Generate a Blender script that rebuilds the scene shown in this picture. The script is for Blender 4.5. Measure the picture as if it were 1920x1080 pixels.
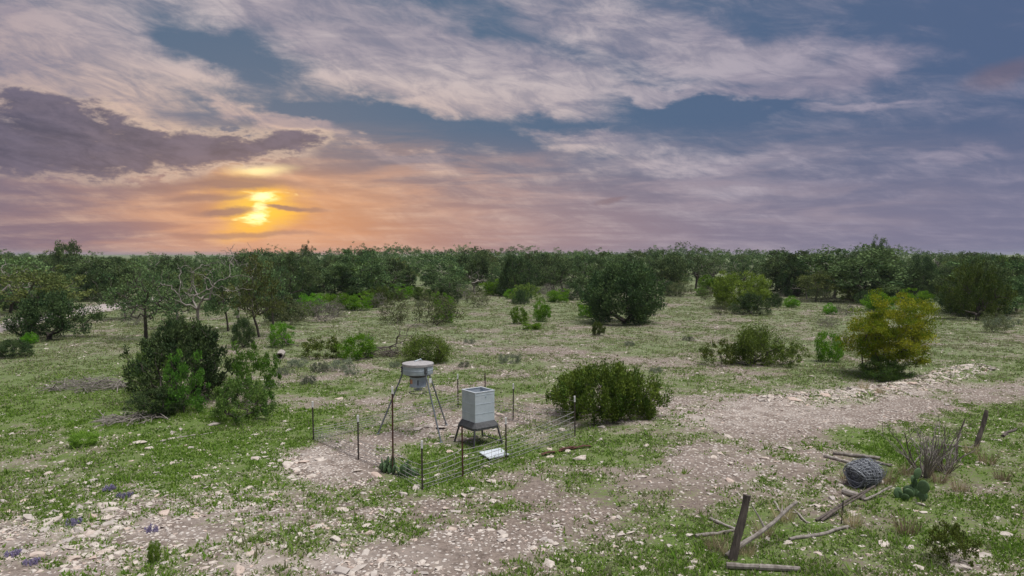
import bpy, bmesh, math, random
import numpy as np
from mathutils import Vector, Matrix

rng = np.random.default_rng(11)
random.seed(11)
PI = math.pi
sc = bpy.context.scene
for o in list(bpy.data.objects):
    bpy.data.objects.remove(o)
COL = sc.collection

# ------------------------------------------------------------------ camera
F = 1330.0            # focal length in photo pixels (1920 wide)
YH = 476.0            # horizon row
CH = 6.0              # drone height
PITCH = math.atan((540 - YH) / F)
cam = bpy.data.cameras.new('camera')
cam.sensor_width = 36.0
cam.lens = 36.0 * F / 1920.0
cam.clip_start = 0.1
cam.clip_end = 9000
camo = bpy.data.objects.new('camera', cam)
COL.objects.link(camo)
camo.location = (0, 0, CH)
camo.rotation_euler = (PI / 2 - PITCH, 0, 0)
sc.camera = camo
sc.cycles.max_bounces = 5
sc.cycles.diffuse_bounces = 3
sc.cycles.transmission_bounces = 3

# ------------------------------------------------------------------ exposure
EXPO = 1.45
vs = sc.view_settings
vs.view_transform = 'Standard'
vs.look = 'None'
vs.exposure = EXPO
vs.gamma = 1.0
vs.use_curve_mapping = False
K = 2.0 ** -EXPO


def lin(r, g, b):
    f = lambda c: (c / 255 / 12.92) if c <= 10 else ((c / 255 + 0.055) / 1.055) ** 2.4
    return (f(r), f(g), f(b))


def ray(px, py):
    a, b = px - 960.0, -(py - 540.0)
    cp, sp = math.cos(PITCH), math.sin(PITCH)
    return np.array([a, F * cp + b * sp, -F * sp + b * cp])


def azel(px, py):
    d = ray(px, py)
    d = d / np.linalg.norm(d)
    return math.atan2(d[0], d[1]), math.asin(d[2])


# ------------------------------------------------------------------ node helper
class NT:
    def __init__(s, tree):
        s.t = tree
        s.n = tree.nodes
        s.l = tree.links

    def add(s, typ, **kw):
        n = s.n.new(typ)
        for k, v in kw.items():
            setattr(n, k, v)
        return n

    def put(s, sock, v):
        if isinstance(v, bpy.types.NodeSocket):
            s.l.new(v, sock)
        elif v is not None:
            if isinstance(v, tuple) and len(v) == 3 and len(sock.default_value) == 4:
                v = v + (1.0,)
            sock.default_value = v

    def math(s, op, a, b=None, c=None, clamp=False):
        n = s.add('ShaderNodeMath', operation=op, use_clamp=clamp)
        for i, v in enumerate((a, b, c)):
            if v is not None:
                s.put(n.inputs[i], v)
        return n.outputs[0]

    def vmath(s, op, a, b=None, out=0):
        n = s.add('ShaderNodeVectorMath', operation=op)
        s.put(n.inputs[0], a)
        if b is not None:
            s.put(n.inputs[1], b)
        return n.outputs['Value' if out else 'Vector']

    def mix(s, fac, a, b, blend='MIX'):
        n = s.add('ShaderNodeMix', data_type='RGBA', blend_type=blend)
        s.put(n.inputs['Factor'], fac)
        s.put(n.inputs['A'] if False else n.inputs[6], a)
        s.put(n.inputs[7], b)
        return n.outputs[2]

    def mrange(s, v, a, b, c=0.0, d=1.0, smooth=True):
        n = s.add('ShaderNodeMapRange', interpolation_type='SMOOTHSTEP' if smooth else 'LINEAR')
        s.put(n.inputs[0], v)
        n.inputs[1].default_value = a
        n.inputs[2].default_value = b
        n.inputs[3].default_value = c
        n.inputs[4].default_value = d
        return n.outputs[0]

    def noise(s, vec, scale, detail=4.0, rough=0.55, dist=0.0, dim='3D', col=False):
        n = s.add('ShaderNodeTexNoise', noise_dimensions=dim)
        if vec is not None:
            s.put(n.inputs['Vector'], vec)
        n.inputs['Scale'].default_value = scale
        n.inputs['Detail'].default_value = detail
        n.inputs['Roughness'].default_value = rough
        n.inputs['Distortion'].default_value = dist
        return n.outputs['Color' if col else 'Fac']

    def mapping(s, vec, loc=(0, 0, 0), rot=(0, 0, 0), scale=(1, 1, 1), typ='POINT'):
        n = s.add('ShaderNodeMapping', vector_type=typ)
        s.put(n.inputs[0], vec)
        n.inputs[1].default_value = loc
        n.inputs[2].default_value = rot
        n.inputs[3].default_value = scale
        return n.outputs[0]


# ------------------------------------------------------------------ sky
SUN_AZ, SUN_EL = azel(482, 392)
w = bpy.data.worlds.new('World')
sc.world = w
w.use_nodes = True
T = NT(w.node_tree)
T.n.clear()


def build_sky():
    def c(r, g, b, m=1.0):
        q = lin(r, g, b)
        return (q[0] * m, q[1] * m, q[2] * m)
    gen = T.add('ShaderNodeTexCoord').outputs['Generated']
    sep = T.add('ShaderNodeSeparateXYZ')
    T.put(sep.inputs[0], gen)
    X, Y, Z = sep.outputs
    az = T.math('ARCTAN2', X, Y)
    el = T.math('ARCSINE', Z)
    cmb = T.add('ShaderNodeCombineXYZ')
    T.put(cmb.inputs[0], az)
    T.put(cmb.inputs[1], el)
    P = cmb.outputs[0]
    # cloud sheet coordinates (flat deck seen in perspective)
    zz = T.math('ADD', T.math('MAXIMUM', Z, 0.0), 0.10)
    cq = T.add('ShaderNodeCombineXYZ')
    T.put(cq.inputs[0], T.math('DIVIDE', X, zz))
    T.put(cq.inputs[1], T.math('DIVIDE', Y, zz))
    Q = cq.outputs[0]
    Qs = T.mapping(Q, rot=(0, 0, math.radians(-38)), scale=(0.75, 1.45, 1))
    wisp = T.noise(Qs, 1.25, 12, 0.64, 0.35)
    fine = T.noise(T.mapping(T.mapping(P, rot=(0, 0, math.radians(15))), scale=(8, 24, 1)), 1.7, 12, 0.68, 0.5)
    band = T.noise(T.mapping(P, scale=(3.2, 22, 1)), 1.6, 8, 0.6, 0.5)
    puff = T.noise(T.mapping(P, scale=(12, 27, 1)), 1.7, 12, 0.66, 0.25)
    warp = T.noise(T.mapping(P, scale=(5, 11, 1)), 1.4, 6, 0.6, 0, col=True)
    wv = T.vmath('MULTIPLY', T.vmath('SUBTRACT', warp, (0.5, 0.5, 0.5)), (0.20, 0.085, 0))
    PW = T.vmath('ADD', P, wv)
    wv2 = T.vmath('MULTIPLY', T.vmath('SUBTRACT', warp, (0.5, 0.5, 0.5)), (0.06, 0.030, 0))
    PW2 = T.vmath('ADD', P, wv2)

    w3 = T.noise(T.mapping(P, scale=(16, 52, 1)), 1.3, 8, 0.62, 0.4, col=True)
    PW3 = T.vmath('ADD', P, T.vmath('MULTIPLY', T.vmath('SUBTRACT', w3, (0.5, 0.5, 0.5)), (0.11, 0.026, 0)))

    def blob(px, py, rx, ry, rot=0.0, src=PW, inner=0.25):
        a, e = azel(px, py)
        k = math.cos(a) ** 2
        v = T.mapping(src, loc=(a, e, 0), rot=(0, 0, math.radians(rot)),
                      scale=(rx / F * max(k, .75), ry / F, 1), typ='TEXTURE')
        return T.mrange(T.vmath('LENGTH', v, out=1), 1.0, inner)

    def total(lst, **kw):
        s = None
        for b in lst:
            amt = b[5] if len(b) > 5 else 1.0
            v = blob(*b[:5], **kw)
            if amt != 1.0:
                v = T.math('MULTIPLY', v, amt)
            s = v if s is None else T.math('ADD', s, v)
        return s
    # clear sky behind the clouds
    hz = T.add('ShaderNodeValToRGB')
    r = hz.color_ramp
    pts = [(-0.70, (120, 106, 126)), (-0.50, (142, 116, 126)), (-0.345, (206, 138, 92)), (-0.18, (180, 134, 118)),
           (0.05, (158, 134, 140)), (0.30, (132, 124, 144)), (0.70, (116, 118, 146))]
    while len(r.elements) < len(pts):
        r.elements.new(0.5)
    for e_, (p, q) in zip(r.elements, pts):
        e_.position = (p + 1.0) / 2.0
        e_.color = lin(*q) + (1,)
    T.put(hz.inputs[0], T.math('MULTIPLY_ADD', az, 0.5, 0.5))
    up = T.mix(T.mrange(az, -0.2, 0.7), c(80, 106, 134), c(82, 100, 134))
    sky = T.mix(T.mrange(el, 0.02, 0.185), hz.outputs[0], up)
    # broad mauve veil on the left
    veil = T.math('MULTIPLY', T.mrange(az, -0.18, -0.66), T.mrange(el, 0.22, 0.05))
    sky = T.mix(T.math('MULTIPLY', veil, 0.75), sky, c(112, 102, 124))
    # low pink streaks
    st = T.mrange(band, 0.42, 0.66)
    lowm = T.math('MULTIPLY', T.mrange(el, 0.19, 0.08), T.mrange(az, 0.66, 0.30))
    lowm = T.math('MULTIPLY', lowm, T.mrange(az, -0.75, -0.35))
    near = T.mrange(T.math('ABSOLUTE', T.math('SUBTRACT', az, SUN_AZ)), 0.62, 0.05)
    peach = T.mix(near, c(164, 150, 162), c(212, 162, 134))
    sky = T.mix(T.math('MULTIPLY', T.math('MULTIPLY', st, lowm), 0.75), sky, peach)
    # high cirrus
    cov = total([(60, 130, 420, 150, -12), (620, 20, 520, 75, -8), (760, 130, 420, 85, -14, 1.1),
                 (1010, 150, 260, 70, -10), (1180, 60, 420, 80, -14, .9), (1480, 120, 330, 75, -2, .75),
                 (1650, 120, 200, 50, 8, .5), (440, 180, 260, 40, -14, .9), (560, 225, 170, 26, -8, .9),
                 (1120, 262, 240, 26, -3, .95), (1300, 310, 330, 34, -2, .8), (1560, 200, 200, 16, -3, .7), (1820, 285, 160, 22, 6, .7), (1500, 350, 260, 20, 0, .6), (760, 290, 150, 24, -18, .7),
                 (250, 40, 300, 80, 0, .5), (1240, 170, 110, 24, -14, .9), (1370, 175, 190, 20, -4, .7)])
    gap = total([(400, 85, 190, 44, -12), (560, 190, 330, 24, -4), (830, 238, 300, 52, -9),
                 (930, 60, 60, 70, 0, .35), (1330, 205, 260, 34, -4, .7), (1780, 40, 320, 90, 0, .5), (1020, 222, 170, 26, -6, .6)])
    outside = T.mrange(el, 0.33, 0.55, 0.0, 0.55)
    back = T.mrange(T.math('ABSOLUTE', az), 0.75, 1.1, 0.0, 0.5)
    cov = T.math('ADD', cov, T.math('MAXIMUM', outside, back))
    cov = T.math('SUBTRACT', T.math('MINIMUM', cov, 1.15), T.math('MULTIPLY', gap, 0.95))
    tex = T.math('ADD', T.math('MULTIPLY', wisp, 1.7), T.math('MULTIPLY', fine, 1.5))
    den = T.math('ADD', T.math('MULTIPLY', cov, 0.92), T.math('SUBTRACT', tex, 1.62))
    dm = T.mrange(den, -0.35, 1.15)
    ccol = T.mix(T.mrange(az, -0.1, 0.6), c(204, 192, 194), c(164, 156, 174))
    ccol = T.mix(T.math('MULTIPLY', T.mrange(az, -0.35, -0.66), 0.6), ccol, c(168, 146, 152))
    ccol = T.mix(T.math('MULTIPLY', near, T.mrange(el, 0.28, 0.12)), ccol, c(222, 188, 166))
    shade = T.mrange(fine, 0.35, 0.62)
    ccol = T.mix(T.math('MULTIPLY', T.math('SUBTRACT', 1.0, shade), 0.55), ccol, c(126, 124, 146))
    ccol = T.mix(T.mrange(wisp, 0.54, 0.40, 0, 0.55), ccol, c(134, 128, 150))
    sky = T.mix(T.math('MULTIPLY', dm, 0.90), sky, ccol)
    # sun glow seen through the thin cloud
    g0 = blob(500, 385, 420, 90, 0, src=PW2, inner=0.0)
    g1 = blob(482, 390, 135, 66, 0, src=PW, inner=0.0)
    sky = T.mix(T.math('MULTIPLY', g0, 0.30), sky, c(226, 160, 104))
    gm = T.math('MULTIPLY', g1, T.mrange(band, 0.36, 0.60, 0.35, 1.0))
    sky = T.mix(gm, sky, c(255, 190, 50))
    g2 = blob(484, 392, 92, 54, 0, src=P, inner=0.0)
    sky = T.mix(T.math('MULTIPLY', g2, 0.85), sky, c(255, 206, 70))
    core = T.math('MAXIMUM', blob(494, 370, 66, 15, 0, src=PW3, inner=0.0), blob(478, 407, 46, 21, 0, src=PW3, inner=0.0))
    core = T.math('MAXIMUM', core, T.math('MULTIPLY', blob(486, 388, 34, 20, 0, src=PW3, inner=0.0), 0.8))
    core = T.mrange(core, 0.12, 1.0)
    core = T.math('MAXIMUM', core, T.math('MULTIPLY', blob(500, 322, 90, 20, 4, src=PW2, inner=0.0), 0.55))
    sky = T.mix(core, sky, c(255, 240, 170, 1.5))
    # dark low clouds
    dk = total([(40, 245, 330, 80, -4, 1.25), (250, 262, 200, 50, -4, 1.1), (440, 275, 190, 48, 2, 1.15), (560, 258, 90, 26, 8, .9),
                (130, 300, 420, 50, 0, .8), (60, 190, 110, 36, -10, .7), (190, 205, 60, 22, -10, .7)], src=PW2, inner=0.0)
    bars = total([(470, 345, 150, 15, 0, .9), (385, 372, 110, 8, 2, .8), (418, 396, 84, 8, 3, 1.1), (520, 390, 60, 5, -3, .7), (560, 392, 80, 6, -2, .8),
                  (470, 437, 220, 8, 0, .7), (350, 350, 200, 12, 0, .6), (1140, 378, 36, 9, 10, .6), (1880, 140, 90, 26, 10, .45)], src=PW2)
    dd = T.math('ADD', T.math('MINIMUM', dk, 1.25), T.math('ADD', T.math('MULTIPLY', T.math('SUBTRACT', puff, 0.5), 3.9), T.math('MULTIPLY', T.math('SUBTRACT', band, 0.5), 1.5)))
    dmask = T.math('MULTIPLY', T.math('MULTIPLY', T.mrange(dd, 0.12, 0.95), T.mrange(dk, 0.02, 0.40)), 0.93)
    dcol = T.mix(T.mrange(T.math('ADD', T.math('MULTIPLY', puff, 0.5), T.math('MULTIPLY', fine, 0.5)), 0.36, 0.62), c(66, 72, 98), c(100, 98, 122))
    rim = T.math('MULTIPLY', T.math('MULTIPLY', T.mrange(dd, -0.10, 0.35), T.mrange(dk, 0.02, 0.30)), T.mrange(az, -0.62, -0.40, 0.25, 0.75))
    rim = T.math('MULTIPLY', rim, T.math('SUBTRACT', 1.0, dmask))
    sky = T.mix(rim, sky, c(214, 190, 172))
    sky = T.mix(dmask, sky, dcol)
    sky = T.mix(T.math('MULTIPLY', T.math('MINIMUM', bars, 1.0), 0.85), sky, c(128, 104, 112))
    # ground side of the world
    sky = T.mix(T.mrange(el, 0.0, -0.03), sky, c(120, 112, 108))
    bg1 = T.add('ShaderNodeBackground')
    T.put(bg1.inputs[0], sky)
    bg1.inputs[1].default_value = K * 0.98
    # physical twilight scattering on top, faint
    ns = T.add('ShaderNodeTexSky', sky_type='NISHITA')
    ns.sun_disc = False
    ns.sun_elevation = SUN_EL
    ns.sun_rotation = SUN_AZ
    ns.dust_density = 2.0
    bg2 = T.add('ShaderNodeBackground')
    T.put(bg2.inputs[0], ns.outputs[0])
    bg2.inputs[1].default_value = 0.0012
    ad = T.add('ShaderNodeAddShader')
    T.l.new(bg1.outputs[0], ad.inputs[0])
    T.l.new(bg2.outputs[0], ad.inputs[1])
    out = T.add('ShaderNodeOutputWorld')
    T.l.new(ad.outputs[0], out.inputs[0])


build_sky()
w.cycles.sampling_method = 'MANUAL'
w.cycles.sample_map_resolution = 512

# soft light of the thin bright cloud deck (overcast: weak, very wide sun)
sun = bpy.data.lights.new('sun', 'SUN')
sun.energy = 1.5
sun.angle = math.radians(38)
sun.color = (1.0, 0.975, 0.94)
suno = bpy.data.objects.new('sun', sun)
COL.objects.link(suno)
LAMP_AZ, LAMP_EL = math.radians(115), math.radians(72)
sd = Vector((math.sin(LAMP_AZ) * math.cos(LAMP_EL), math.cos(LAMP_AZ) * math.cos(LAMP_EL), math.sin(LAMP_EL)))
suno.rotation_euler = sd.to_track_quat('Z', 'Y').to_euler()
suno.location = (0, 0, 60)


# ------------------------------------------------------------------ terrain functions
def _h(ix, iy, s):
    n = (ix * 374761393 + iy * 668265263 + s * 974711) & 0x7fffffff
    n = ((n ^ (n >> 13)) * 1274126177) & 0x7fffffff
    return ((n ^ (n >> 16)) & 0xffff) / 65535.0


def vnoise(x, y, s=0):
    x = np.asarray(x, float)
    y = np.asarray(y, float)
    ix = np.floor(x).astype(np.int64)
    iy = np.floor(y).astype(np.int64)
    fx = x - ix
    fy = y - iy
    fx = fx * fx * (3 - 2 * fx)
    fy = fy * fy * (3 - 2 * fy)
    a = _h(ix, iy, s) * (1 - fx) + _h(ix + 1, iy, s) * fx
    b = _h(ix, iy + 1, s) * (1 - fx) + _h(ix + 1, iy + 1, s) * fx
    return a * (1 - fy) + b * fy


def fbm(x, y, s=0, oct=4):
    v, a, t = 0, 1.0, 0
    for i in range(oct):
        v = v + a * vnoise(x, y, s + i * 17)
        t += a
        a *= 0.55
        x = x * 2.03 + 5.1
        y = y * 2.03 + 3.7
    return v / t


def sstep(x, a, b):
    t = np.clip((x - a) / (b - a), 0, 1)
    return t * t * (3 - 2 * t)


BERM = [(10.5, 28.5), (15.0, 30.0), (19.0, 32.5), (24.5, 37.0)]


def seg_dist(x, y, pts):
    best = np.full(np.shape(x), 1e9)
    for (ax, ay), (bx, by) in zip(pts[:-1], pts[1:]):
        dx, dy = bx - ax, by - ay
        t = np.clip(((x - ax) * dx + (y - ay) * dy) / (dx * dx + dy * dy), 0, 1)
        best = np.minimum(best, np.hypot(x - ax - t * dx, y - ay - t * dy))
    return best


def gh(x, y):
    x = np.asarray(x, float)
    y = np.asarray(y, float)
    r = np.hypot(x, y)
    az = np.arctan2(x, y)
    z = 0.10 * np.sin(x * .11 + 1) * np.sin(y * .09) + 0.05 * np.sin(x * .31 + y * .23)
    z = z + 0.10 * (fbm(x * .45, y * .45, 3, 3) - .5)
    z = z + 0.22 * np.exp(-(seg_dist(x, y, BERM) / 0.7) ** 2)
    rise = 2.2 * sstep(r, 130, 340) * (0.75 + 0.25 * np.sin(az * 6 + 0.6))
    rise = rise * np.where(az < -0.28, 0.45, 1.0)
    return z + rise


def ghs(x, y):
    return float(gh(np.array([x]), np.array([y]))[0])


def gp(px, py):
    """photo pixel of a point touching the ground -> point on the ground"""
    d = ray(px, py)
    z = 0.0
    for _ in range(6):
        t = (z - CH) / d[2]
        x, y = d[0] * t, d[1] * t
        z = ghs(x, y)
    return Vector((x, y, z))


def topx(x, y, z=None):
    """ground point -> photo pixel"""
    z = gh(x, y) if z is None else z
    cp, sp = math.cos(PITCH), math.sin(PITCH)
    zz = z - CH
    dep = y * cp - zz * sp
    upv = y * sp + zz * cp
    return 960 + F * x / dep, 540 - F * upv / dep


def ell(px, py, lst):
    v = np.zeros(np.shape(px))
    for cx, cy, rx, ry, rot, a in lst:
        t = math.radians(rot)
        u = (px - cx) * math.cos(t) - (py - cy) * math.sin(t)
        q = (px - cx) * math.sin(t) + (py - cy) * math.cos(t)
        v = v + a * np.exp(-((u / rx) ** 2 + (q / ry) ** 2))
    return v


GRASS = [(460, 885, 260, 60, -12, .50), (120, 720, 260, 90, 0, .30), (330, 800, 240, 40, 0, .3), (900, 862, 150, 40, 10, .45), (800, 905, 60, 20, 0, .5),
         (1120, 865, 150, 35, 10, .22), (1790, 930, 220, 130, 0, .35), (1500, 1000, 200, 60, 10, .25), (1850, 800, 120, 70, 0, .3),
         (620, 870, 95, 30, 0, -.9), (1030, 990, 270, 44, 14, -.50), (1300, 860, 250, 32, 20, -.20), (1330, 765, 230, 30, 0, -.38),
         (1700, 765, 320, 24, 8, -.7), (170, 1000, 420, 80, 8, -.32), (1000, 660, 130, 14, 0, -.5), (690, 822, 70, 20, 0, -.45),
         (850, 790, 90, 22, 0, -.35), (1120, 760, 120, 40, 0, -.1), (560, 1060, 200, 40, 0, -.2), (1300, 690, 200, 30, 0, -.2)]
STONE = [(150, 990, 420, 75, 8, .85), (250, 870, 200, 40, 8, .2), (600, 872, 95, 26, 0, .9), (1330, 765, 260, 40, 0, .6), (1520, 735, 260, 26, 6, .6),
         (1700, 765, 320, 22, 8, .45), (650, 985, 200, 40, -5, .35), (800, 800, 120, 26, 0, .3), (1060, 690, 260, 40, 0, .25), (850, 660, 200, 30, 0, .15),
         (1790, 950, 220, 110, 0, -.3), (460, 890, 150, 30, -12, -.1), (250, 690, 240, 50, 0, -.25), (1750, 640, 160, 20, 0, .25)]
PALE = [(1500, 760, 430, 26, 8, .7), (600, 872, 95, 26, 0, .5), (150, 1000, 420, 70, 8, .35), (1750, 1050, 120, 40, 0, .4), (560, 1055, 150, 40, 0, .5)]


def cover(x, y):
    px, py = topx(x, y)
    py = np.where(y > 3, py, 1200)
    px = np.where(y > 3, px, 960)
    n1 = fbm(x * .35, y * .35, 40, 4) - .5
    n2 = fbm(x * 1.5, y * 1.5, 70, 3) - .5
    g = .58 + ell(px, py, GRASS) + 1.1 * n1 + 0.9 * n2
    s = .42 + ell(px, py, STONE) - .7 * n1 + 0.5 * (fbm(x * .8, y * .8, 90, 3) - .5)
    p = .15 + ell(px, py, PALE) + .8 * (fbm(x * .3, y * .3, 55, 3) - .5)
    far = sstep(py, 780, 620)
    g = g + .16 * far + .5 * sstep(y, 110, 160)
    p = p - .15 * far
    return np.clip(g, 0, 1), np.clip(s, 0, 1), np.clip(p, 0, 1), far


# ------------------------------------------------------------------ mesh helpers
def mesh_np(name, verts, faces, mat, attrs=None, smooth=False):
    """faces: (n,k) int array"""
    me = bpy.data.meshes.new(name)
    n, k = faces.shape
    me.vertices.add(len(verts))
    me.vertices.foreach_set('co', np.ascontiguousarray(verts, np.float32).ravel())
    me.loops.add(n * k)
    me.loops.foreach_set('vertex_index', np.ascontiguousarray(faces, np.int32).ravel())
    me.polygons.add(n)
    me.polygons.foreach_set('loop_start', np.arange(0, n * k, k, dtype=np.int32))
    me.polygons.foreach_set('use_smooth', np.full(n, smooth))
    for nm, (dom, arr) in (attrs or {}).items():
        if arr.ndim == 2:
            a = me.attributes.new(nm, 'FLOAT_COLOR', dom)
            a.data.foreach_set('color', np.ascontiguousarray(arr, np.float32).ravel())
        else:
            a = me.attributes.new(nm, 'FLOAT', dom)
            a.data.foreach_set('value', np.ascontiguousarray(arr, np.float32))
    me.update(calc_edges=True)
    me.materials.append(mat)
    return me


def link(name, data, parent=None, loc=None, rot=None, scale=None):
    o = bpy.data.objects.new(name, data)
    COL.objects.link(o)
    if parent is not None:
        o.parent = parent
    if loc is not None:
        o.location = loc
    if rot is not None:
        o.rotation_euler = rot
    if scale is not None:
        o.scale = scale
    return o


def tag(o, label, cat, group=None):
    o['label'] = label
    o['category'] = cat
    if group:
        o['group'] = group
    return o


def thing(name, label, cat, loc, rz=0.0, group=None, scale=None):
    o = link(name, None, loc=loc, rot=(0, 0, rz), scale=scale)
    o.empty_display_size = 0.2
    return tag(o, label, cat, group)


class MB:
    def __init__(s):
        s.v = []
        s.f = []

    def add(s, vs, fs):
        o = len(s.v)
        s.v += [tuple(p) for p in vs]
        s.f += [tuple(i + o for i in q) for q in fs]

    def box(s, c, d, rz=0.0):
        x, y, z = d[0] / 2, d[1] / 2, d[2] / 2
        cr, sr = math.cos(rz), math.sin(rz)
        vs = []
        for sx, sy, sz in ((-1, -1, -1), (1, -1, -1), (1, 1, -1), (-1, 1, -1), (-1, -1, 1), (1, -1, 1), (1, 1, 1), (-1, 1, 1)):
            a, b = sx * x, sy * y
            vs.append((c[0] + a * cr - b * sr, c[1] + a * sr + b * cr, c[2] + sz * z))
        s.add(vs, [(0, 3, 2, 1), (4, 5, 6, 7), (0, 1, 5, 4), (1, 2, 6, 5), (2, 3, 7, 6), (3, 0, 4, 7)])

    def tube(s, pts, radii, n=6, caps=True):
        pts = [Vector(p) for p in pts]
        if not hasattr(radii, '__len__'):
            radii = [radii] * len(pts)
        base = len(s.v)
        prev = None
        for i, p in enumerate(pts):
            t = (pts[min(i + 1, len(pts) - 1)] - pts[max(i - 1, 0)])
            t = t.normalized() if t.length > 1e-9 else Vector((0, 0, 1))
            a = (prev - t * prev.dot(t)) if prev is not None else t.orthogonal()
            a = a.normalized() if a.length > 1e-6 else t.orthogonal().normalized()
            prev = a
            b = t.cross(a)
            for k in range(n):
                q = 2 * PI * k / n
                s.v.append(tuple(p + (a * math.cos(q) + b * math.sin(q)) * radii[i]))
        for i in range(len(pts) - 1):
            for k in range(n):
                k2 = (k + 1) % n
                s.f.append((base + i * n + k, base + i * n + k2, base + (i + 1) * n + k2, base + (i + 1) * n + k))
        if caps:
            s.f.append(tuple(base + k for k in reversed(range(n))))
            s.f.append(tuple(base + (len(pts) - 1) * n + k for k in range(n)))

    def lathe(s, prof, n=40, closed=False):
        base = len(s.v)
        for r, z in prof:
            for k in range(n):
                q = 2 * PI * k / n
                s.v.append((r * math.cos(q), r * math.sin(q), z))
        m = len(prof)
        for i in range(m - 1):
            for k in range(n):
                k2 = (k + 1) % n
                s.f.append((base + i * n + k, base + i * n + k2, base + (i + 1) * n + k2, base + (i + 1) * n + k))
        s.f.append(tuple(base + k for k in reversed(range(n))))
        s.f.append(tuple(base + (m - 1) * n + k for k in range(n)))

    def build(s, name, mat, parent=None, smooth=False, bevel=0.0, **kw):
        me = bpy.data.meshes.new(name)
        me.from_pydata(s.v, [], s.f)
        me.materials.append(mat)
        if smooth:
            me.polygons.foreach_set('use_smooth', np.ones(len(me.polygons), bool))
            me.set_sharp_from_angle(angle=math.radians(35))
        o = link(name, me, parent, **kw)
        if bevel:
            m = o.modifiers.new('bevel', 'BEVEL')
            m.width = bevel
            m.segments = 2
            m.limit_method = 'ANGLE'
        return o


# ------------------------------------------------------------------ materials
def new_mat(name):
    m = bpy.data.materials.new(name)
    m.use_nodes = True
    t = NT(m.node_tree)
    t.n.clear()
    out = t.add('ShaderNodeOutputMaterial')
    return m, t, out


def solid(name, col, col2=None, rough=0.8, metal=0.0, scale=6.0, bump=0.15, spec=0.3, stretch=(1, 1, 1), detail=6):
    m, t, out = new_mat(name)
    p = t.add('ShaderNodeBsdfPrincipled')
    oc = t.add('ShaderNodeTexCoord').outputs['Object']
    v = t.mapping(oc, scale=stretch)
    n = t.noise(v, scale, detail, 0.62)
    f = t.mrange(n, 0.35, 0.68)
    t.put(p.inputs['Base Color'], t.mix(f, col, col2 or tuple(c * .7 for c in col)))
    t.put(p.inputs['Roughness'], t.mrange(n, 0.3, 0.7, rough - .08, min(1, rough + .08)))
    p.inputs['Metallic'].default_value = metal
    p.inputs['Specular IOR Level'].default_value = spec
    if bump:
        b = t.add('ShaderNodeBump')
        b.inputs['Strength'].default_value = bump
        b.inputs['Distance'].default_value = 0.01
        t.put(b.inputs['Height'], t.noise(v, scale * 4, 5, 0.6))
        t.put(p.inputs['Normal'], b.outputs[0])
    t.l.new(p.outputs[0], out.inputs[0])
    return m


def leafmat(name, a, b, trans=0.2, vary=0.34):
    """a..b: leaf colours picked per leaf, real pigment variation between plants"""
    m, t, out = new_mat(name)
    at = t.add('ShaderNodeAttribute', attribute_name='tint')
    oi = t.add('ShaderNodeObjectInfo')
    col = t.mix(at.outputs['Fac'], a, b)
    hs = t.add('ShaderNodeHueSaturation')
    t.put(hs.inputs['Hue'], t.mrange(oi.outputs['Random'], 0, 1, 0.485, 0.515, False))
    t.put(hs.inputs['Value'], t.mrange(oi.outputs['Random'], 0, 1, 1 - vary, 1 + vary, False))
    hs.inputs['Saturation'].default_value = 1.0
    t.put(hs.inputs['Color'], col)
    d = t.add('ShaderNodeBsdfDiffuse')
    tr = t.add('ShaderNodeBsdfTranslucent')
    t.put(d.inputs[0], hs.outputs[0])
    t.put(tr.inputs[0], hs.outputs[0])
    mx = t.add('ShaderNodeMixShader')
    mx.inputs[0].default_value = trans
    t.l.new(d.outputs[0], mx.inputs[1])
    t.l.new(tr.outputs[0], mx.inputs[2])
    t.l.new(mx.outputs[0], out.inputs[0])
    return m


M = {}
M['juniper'] = leafmat('juniper_leaf', (0.055, 0.11, 0.028), (0.165, 0.23, 0.054))
M['juniper_dark'] = leafmat('juniper_dark_leaf', (0.03, 0.062, 0.028), (0.105, 0.155, 0.056))
M['olive'] = leafmat('olive_leaf', (0.085, 0.15, 0.032), (0.2, 0.265, 0.056))
M['olivejuniper'] = leafmat('olive_juniper_leaf', (0.062, 0.14, 0.026), (0.205, 0.3, 0.052))
M['midgreen'] = leafmat('mid_green_leaf', (.060, .140, .022), (.125, .230, .036), trans=.35)
M['oak'] = leafmat('oak_leaf', (0.04, 0.08, 0.034), (0.175, 0.245, 0.095))
M['oakyellow'] = leafmat('oak_yellow_leaf', (0.095, 0.14, 0.048), (0.215, 0.25, 0.08))
M['bright'] = leafmat('bright_leaf', (0.075, 0.2, 0.018), (0.2, 0.37, 0.034), trans=.4)
M['mesquite'] = leafmat('mesquite_leaf', (0.16, 0.28, 0.04), (0.3, 0.43, 0.075), trans=.4)
M['gold'] = leafmat('gold_green_leaf', (0.105, 0.215, 0.018), (0.41, 0.43, 0.04), trans=.4)
M['sage'] = leafmat('sage_leaf', (.150, .190, .125), (.240, .270, .185))
M['twiggy'] = leafmat('twiggy_leaf', (0.1, 0.125, 0.062), (0.165, 0.185, 0.08))
M['greytwig'] = leafmat('grey_twig_leaf', (.120, .115, .095), (.190, .175, .145))
M['bark'] = solid('bark', (.095, .080, .066), (.045, .038, .032), scale=9, bump=.5, stretch=(1, 1, .25))
M['greywood'] = solid('weathered_wood', (.300, .270, .240), (.150, .130, .112), scale=10, bump=.5, stretch=(1, 1, .3))
M['palewood'] = solid('pale_dead_wood', (.420, .380, .340), (.240, .210, .185), scale=8, bump=.4, stretch=(1, 1, .3))
M['darkwood'] = solid('dark_post_wood', (.140, .115, .098), (.060, .050, .043), scale=14, bump=.7, stretch=(1, 1, .15))
M['galv'] = solid('galvanised_steel', (.47, .54, .58), (.36, .42, .46), rough=.5, metal=.25, scale=5, bump=.03, spec=.4)
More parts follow.
